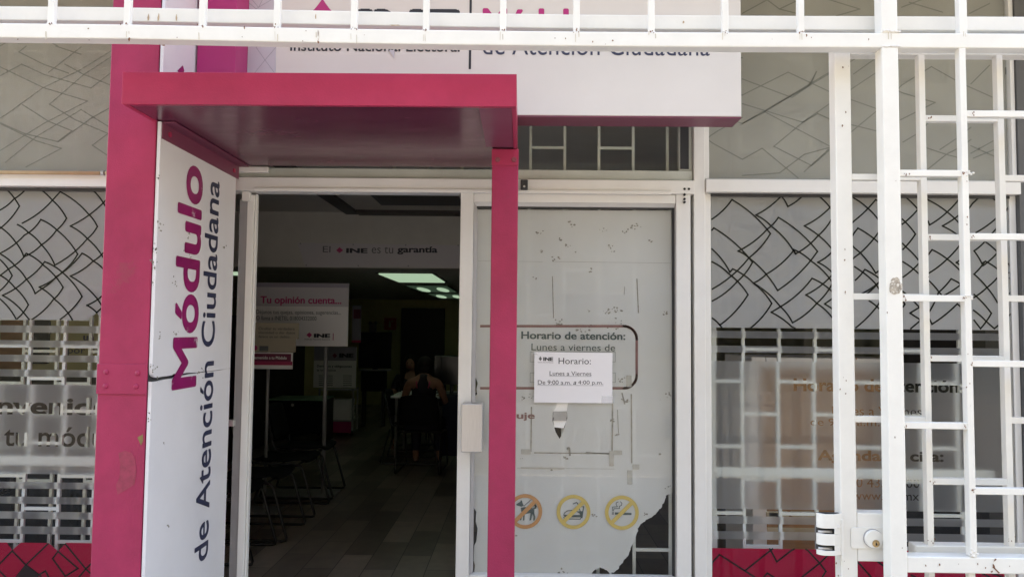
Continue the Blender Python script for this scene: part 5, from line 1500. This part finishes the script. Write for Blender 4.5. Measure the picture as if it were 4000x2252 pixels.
# wide poster and leaflet rack
WY = 11.3
x0, x1, z0, z1 = rect(1226, 1353, 1392, 1513, WY)
wp = thing('rights_poster', ((x0 + x1) / 2, WY, z0), 'pale poster on citizens\' rights and obligations above the leaflet rack', 'poster')
MB().box(x0, x1, WY - .012, WY, z0, z1).build('sheet', M['board'], wp)
l_ = WY - .014
t = MB(); a = rect(1227, 1353, 1391, 1407, l_); t.quad(*a, l_); t.build('lilac_band', M['boardtop'], wp)
t = MB(); l_ -= .002; text_px(t, 'INE', 1325, 1379, 1381, 1396, l_, .05); text_px(t, 'Derechos y obligaciones', 1238, 1425, 1374, 1436, l_, .01); text_px(t, 'de los ciudadanos', 1238, 1440, 1312, 1449, l_, .0)
for k in range(6):
    a = rect(1245, 1465 + k * 7.5, 1300, 1467 + k * 7.5, l_); t.quad(*a, l_)
    a = rect(1340, 1465 + k * 7.5, 1374, 1467 + k * 7.5, l_); t.quad(*a, l_)
t.build('lettering', M['darktext'], wp)
t = MB(); t.add([(lambda v: (v.x, l_, v.z))(at(x, y, l_)) for x, y in ((1307, 1378), (1317, 1388), (1307, 1398), (1298, 1388))], [(0, 1, 2, 3)]); t.build('emblem', M['maroonboard'], wp)
KY = 11.0
x0, x1, z0, z1 = rect(1243, 1516, 1382, 1690, KY)
rk = thing('leaflet_rack', ((x0 + x1) / 2, KY, 0), 'grey wheeled leaflet rack filled with white papers above a magenta panel', 'rack')
zw = .07
for x in (x0 + .015, x1 - .015):
    for y in (KY, KY + .3): MB().box(x - .012, x + .012, y - .012, y + .012, zw, z1).build('upright', M['greysteel'], rk)
for z in (ZZ(1640, KY, 1310), ZZ(1690, KY, 1310) + .02, z1 - .02):
    MB().box(x0, x1, KY - .013, KY + .313, z - .012, z).build('shelf', M['greysteel'], rk)
a = rect(1270, 1645, 1372, 1688, KY)
MB().box(x0 + .03, x1 - .03, KY - .02, KY - .0135, a[2], a[3]).build('magenta_panel', M['magbright'], rk)
for x in (x0 + .02, x1 - .02): MB().tube([(x - .012, KY, .035), (x + .012, KY, .035)], .034, 12).build('wheel', M['dark'], rk)
s = MB()
zz0 = ZZ(1640, KY, 1310)
for k in range(14): s.box(x0 + .045 + rnd.uniform(0, .01), x1 - .045 - rnd.uniform(0, .01), KY + .0 + rnd.uniform(0, .01), KY + .27, zz0 + .003 + k * .021, zz0 + .003 + k * .021 + .017)
tag(s.build('paper_stack', M['board'], None), 'tall stack of white papers kept on the grey leaflet rack', 'papers')

# dark desk with a modesty panel
QY = 10.2
x0, x1, z0, z1 = rect(1034, 1563, 1268, 1690, QY)
dk = thing('reception_desk', ((x0 + x1) / 2, QY, 0), 'dark desk with a black front panel and pale glass top', 'desk')
MB().box(x0, x1, QY, QY + .02, z0, z1).build('front_panel', M['black'], dk, bevel=.004)
MB().box(x0 + .04, x1 - .02, QY - .02, QY + .6, z1 + .001, z1 + .016).build('desktop', M['greenbar'], dk, bevel=.003)
for x in (x0 + .03, x1 - .05): MB().box(x, x + .03, QY + .03, QY + .55, 0, z1 - .001).build('leg', M['dark'], dk)
p = at(1143, 1580, QY - .003)
MB().blob((p.x, QY - .008, p.z), (.022, .01, .022), 12, 8).build('white_badge', M['board'], dk, smooth=True)
# tall dark partition left of the desk
x0 = XX(1075, 12.6, 1450)
pt = MB().box(x0 - 1.0, x0 + .55, 12.6, 12.64, 0, 1.75)
tag(pt.build('office_partition', M['darkwall'], None), 'dark partition screen standing behind the reception desk', 'partition')
# left-hand inside: partition wall behind the left shop window
LY = 5.4
hwz = ZZ(1445, LY, 200)
hw_ = thing('half_wall', (-3.4, LY, 0), 'pale yellow half wall with a dark lower panel, seen through the strips of the left window', 'wall')
MB().box(-4.6, -2.33, LY, LY + .05, hwz, 2.25).build('upper_panel', M['inwall'], hw_)
MB().box(-4.6, -2.33, LY - .002, LY + .052, 0, hwz - .001).build('lower_panel', M['dark'], hw_)
for k, (l, tt, r, b, mt, nm, lb) in enumerate(((0, 1250, 90, 1440, 'brownwood', 'notice_frame', 'brown notice frame on the half wall behind the left window'),
                                               (128, 1250, 190, 1420, 'doorwood', 'notice_frame', 'dark narrow notice frame on the half wall behind the left window'))):
    a = rect(l, tt, r, b, LY - .02)
    tag(MB().box(a[0], a[1], LY - .02, LY - .0005, a[2], a[3]).build(nm, M[mt], None, bevel=.004), lb, 'frame')
lw = thing('wall_lettering', (XX(350, LY - .003, 1350), LY - .003, 1.3), 'dark wall lettering por tu país seen behind the left window', 'lettering')
t = MB(); text_px(t, 'por tu país', 265, 1355, 470, 1388, LY - .003, .01); text_px(t, 'un módulo', 325, 1302, 520, 1330, LY - .003, .03); t.build('letters', M['greytext'], lw)
for i, px in enumerate((40, 190, 330)):
    p = flo(px, 1990)
    o_ = copy_tree(proto); o_['label'] = ['black chair behind the left shop window, nearest the frame edge', 'black chair behind the left shop window, middle of three', 'black chair behind the left shop window, beside the magenta pillar'][i]
    o_['group'] = 'chairs behind the left shop window'; o_.location = (p.x, 4.9, 0); o_.rotation_euler.z = R(-90)
# green tube behind the narrow side glass
v = at(915, 1068, 5.0)
tag(MB().tube([(v.x - .25, 5.0, v.z), (v.x + .06, 5.0, v.z)], .013, 10).build('tube_light', M['lamp'], None, smooth=True), 'short pale green tube glowing behind the narrow side glass', 'light')

# wooden counter behind the right shop window
WCY = 3.98
x0, x1 = XX(2990, WCY, 1700), XX(3475, WCY, 1700)
z1 = ZZ(1440, WCY, 3200)
wc = thing('wooden_cabinet', ((x0 + x1) / 2, WCY, 0), 'brown wooden cabinet standing right behind the frosted right shop window', 'cabinet')
MB().box(x0, x1, WCY, WCY + .5, 0.05, z1).build('carcass', M['brownwood'], wc, bevel=.006)
MB().box(x0 - .075, x0 - .002, WCY - .02, WCY + .5, 0.05, z1 + .06).build('pale_edge', M['board'], wc, bevel=.004)
a = rect(2990, 1440, 3470, 1412, WCY)
MB().box(x0 - .0, x1, WCY - .022, WCY + .5, z1 + .001, z1 + .058).build('pale_top', M['board'], wc, bevel=.004)
for l, r in ((2835, 2990), (3000, 3080), (3092, 3190)):
    a = rect(l if l > 2990 else 2992, 1996, r if r > 2992 else 3040, 2017, WCY - .02)
    MB().box(a[0], a[1], WCY - .03, WCY - .0005, a[2], a[3]).build('drawer_front', M['palewood'], wc, bevel=.004)
a = rect(2990, 2060, 3470, 2085, WCY)
MB().box(x0, x1, WCY - .012, WCY - .0005, a[2], a[3]).build('trim', M['palewood'], wc, bevel=.002)
x0 = XX(3500, 4.6)
tag(MB().box(x0, x0 + 1.6, 4.6, 4.66, 0, 2.2).build('dark_screen', M['dark'], None), 'black screen wall standing behind the right end of the shop window', 'screen')

# ================================================================== PEOPLE
def skin_mesh(name, verts, edges, radii, material, parent, root=0, sub=2):
    me = bpy.data.meshes.new(name)
    off = world_loc(parent)
    me.from_pydata([tuple(Vector(v) - off) for v in verts], edges, [])
    o = bpy.data.objects.new(name, me); C.objects.link(o)
    o.modifiers.new('skin', 'SKIN'); s = o.modifiers.new('sub', 'SUBSURF'); s.levels = sub; s.render_levels = sub
    for i, r_ in enumerate(radii):
        d = me.skin_vertices[0].data[i]
        d.radius = r_ if isinstance(r_, tuple) else (r_, r_); d.use_root = (i == root)
    dg = bpy.context.evaluated_depsgraph_get(); dg.update()
    nm = bpy.data.meshes.new_from_object(o.evaluated_get(dg))
    bpy.data.objects.remove(o); bpy.data.meshes.remove(me)
    nm.name = name
    nm.materials.clear(); nm.materials.append(material)
    for p in nm.polygons: p.use_smooth = True
    o = bpy.data.objects.new(name, nm); C.objects.link(o); o.parent = parent
    return o
def person(base, face, label, top_mat, long_hair, straps, head_turn=0.0, hy=0.0, hz=0.0, sc_=1.0):
    """seated figure; base = point on the floor under the hips, face = +1 looking along +y, -1 towards the camera"""
    bx, by = base
    pr = thing('person', (bx, by, 0), label, 'person')
    def W(x, y, z):
        if z > 1.05: y, z = y + hy, z + hz          # the bowed head
        return (bx + x * face, by + y * face, z * sc_ if z > .6 else z)
    V, Ed, Ra = [], [], []
    def add(p, r_, par=None):
        V.append(W(*p)); Ra.append(r_)
        if par is not None: Ed.append((par, len(V) - 1))
        return len(V) - 1
    pel = add((0, 0, .54), (.15, .11)); wai = add((0, .01, .68), (.12, .09), pel); che = add((0, .02, .84), (.135, .095), wai); upc = add((0, .03, .95), (.12, .08), che)
    nk = add((0, .035, 1.03), .052, upc); nk2 = add((0, .05, 1.075), .050, nk)
    jaw = add((0.0, .075, 1.115), (.058, .07), nk2); hd = add((0, .065, 1.175), (.074, .088), jaw); cr = add((0, .06, 1.245), (.06, .07), hd)
    nose = add((head_turn, .16, 1.155), .014, jaw)
    for s in (-1, 1):
        sh = add((.165 * s, .02, .955), .055, upc); el = add((.235 * s, .09, .73), .040, sh); wr = add((.17 * s, .33, .775), .026, el)
        pm = add((.155 * s, .40, .78), (.034, .018), wr)
        for k, (fx, L_) in enumerate(((-.026, .070), (-.009, .082), (.009, .077), (.025, .06))):
            a = add((.155 * s + fx * s, .445, .782), .0095, pm); b = add((.155 * s + fx * s * 1.1, .445 + L_ * .5, .778), .0085, a); add((.155 * s + fx * s * 1.1, .445 + L_, .766), .007, b)
        a = add((.155 * s - .04 * s, .39, .782), .0105, pm); add((.155 * s - .055 * s, .425, .776), .0085, a)
        hp = add((.09 * s, .02, .53), .085, pel); kn = add((.13 * s, .43, .50), .062, hp); an = add((.13 * s, .40, .09), .038, kn); he = add((.13 * s, .39, .045), .034, an); add((.135 * s, .54, .032), (.04, .024), he)
    skin_mesh('body', V, Ed, Ra, M['skin'], pr)
    # clothing
    V, Ed, Ra = [], [], []
    pel = add((0, 0, .56), (.162, .122)); wai = add((0, .01, .68), (.136, .106), pel); che = add((0, .02, .84), (.155, .114), wai); up_ = add((0, .028, .93 if straps else .965), (.142, .10), che)
    if straps: up_ = add((0, .03, .985), (.105, .088), up_)
    if not straps:
        for s in (-1, 1):
            sh = add((.165 * s, .02, .957), .064, up_); add((.225 * s, .08, .77), .052, sh)
    else:
        add((0, .0, 1.03), (.06, .07), up_)
    skin_mesh('top', V, Ed, Ra, top_mat, pr)
    V, Ed, Ra = [], [], []
    pel = add((0, 0, .53), (.165, .125))
    for s in (-1, 1):
        hp = add((.09 * s, .03, .53), .096, pel); kn = add((.13 * s, .435, .505), .074, hp); add((.13 * s, .405, .12), .052, kn)
    skin_mesh('trousers', V, Ed, Ra, M['jeans'], pr)
    if straps:
        MB().tube([W(0, .01, .80), W(0, .01, .88), W(0, .0, .95), W(0, -.01, 1.0), W(0, .0, 1.045)], [.115, .115, .085, .055, .045], 16).build('racer_back', top_mat, pr, smooth=True)
        for s in (-1, 1):
            MB().tube([W(.085 * s, .10, .93), W(.08 * s, .03, 1.005), W(.075 * s, -.055, .965), W(.062 * s, -.082, .90)], .0075, 6).build('strap', M['pink'], pr, smooth=True)
    # hair
    h = MB()
    h.blob(W(0, .045, 1.20), (.088, .098, .095), 16, 12)
    if long_hair:
        for s in (-1, 1): h.tube([W(.06 * s, .03, 1.23), W(.088 * s, .035, 1.13), W(.10 * s, .06, 1.0), W(.095 * s, .09, .88)], [.035, .042, .04, .022], 10)
    else:
        h.blob(W(.0, -.02, 1.13), (.075, .06, .07), 12, 8); h.tube([W(0, .0, 1.15), W(0.0, -.03, 1.06), W(.0, -.05, 1.01)], [.05, .05, .02], 10)
    h.build('hair', M['hair'], pr, smooth=True)
    if long_hair:
        fc = MB(); fc.blob(W(0, .098, 1.165), (.062, .06, .088), 16, 12); fc.blob(W(0, .16, 1.155), (.014, .016, .022), 10, 8); f_ = fc.build('face', M['skin'], pr, smooth=True)
        e = MB()
        for s in (-1, 1): e.blob(W(.026 * s, .148, 1.18), (.011, .008, .006), 10, 6)
        build_each(e, 'eye', M['hair'], f_, smooth=True)
        e = MB(); e.blob(W(0, .150, 1.122), (.02, .008, .006), 10, 6); e.build('mouth', M['pink'], f_, smooth=True)
    return pr
person((PSX, PSY), 1, 'person in a dark tank top with pink straps, seated with their back to the door', M['top'], False, True, hy=.07, hz=-.05)
person((P2X, P2Y), -1, 'person with long dark hair in black, seated and facing the door', M['top'], True, False, sc_=.93)

# ================================================================== ACROSS THE STREET (what the panes reflect)
ob = thing('opposite_building', (0, -13, 0), 'plain building across the street, mirrored in the shop glass', 'building')
M['obwall'] = mat('dull_green_grey_wall', (0.055, 0.06, 0.05), 0.9, var=0.4, scale=.6)
MB().box(-40, 40, -24, -13, 0, 14).build('wall', M['obwall'], ob)
for i in range(12):
    x = -25 + i * 4.3
    wv = MB().box(x, x + 2.4, -12.99, -12.94, .3, 2.6).build('window', M['darkwall'], ob)
    MB().quad(x + .1, x + 2.3, .4, 2.5, -12.935).build('pane', M['screen'], wv)
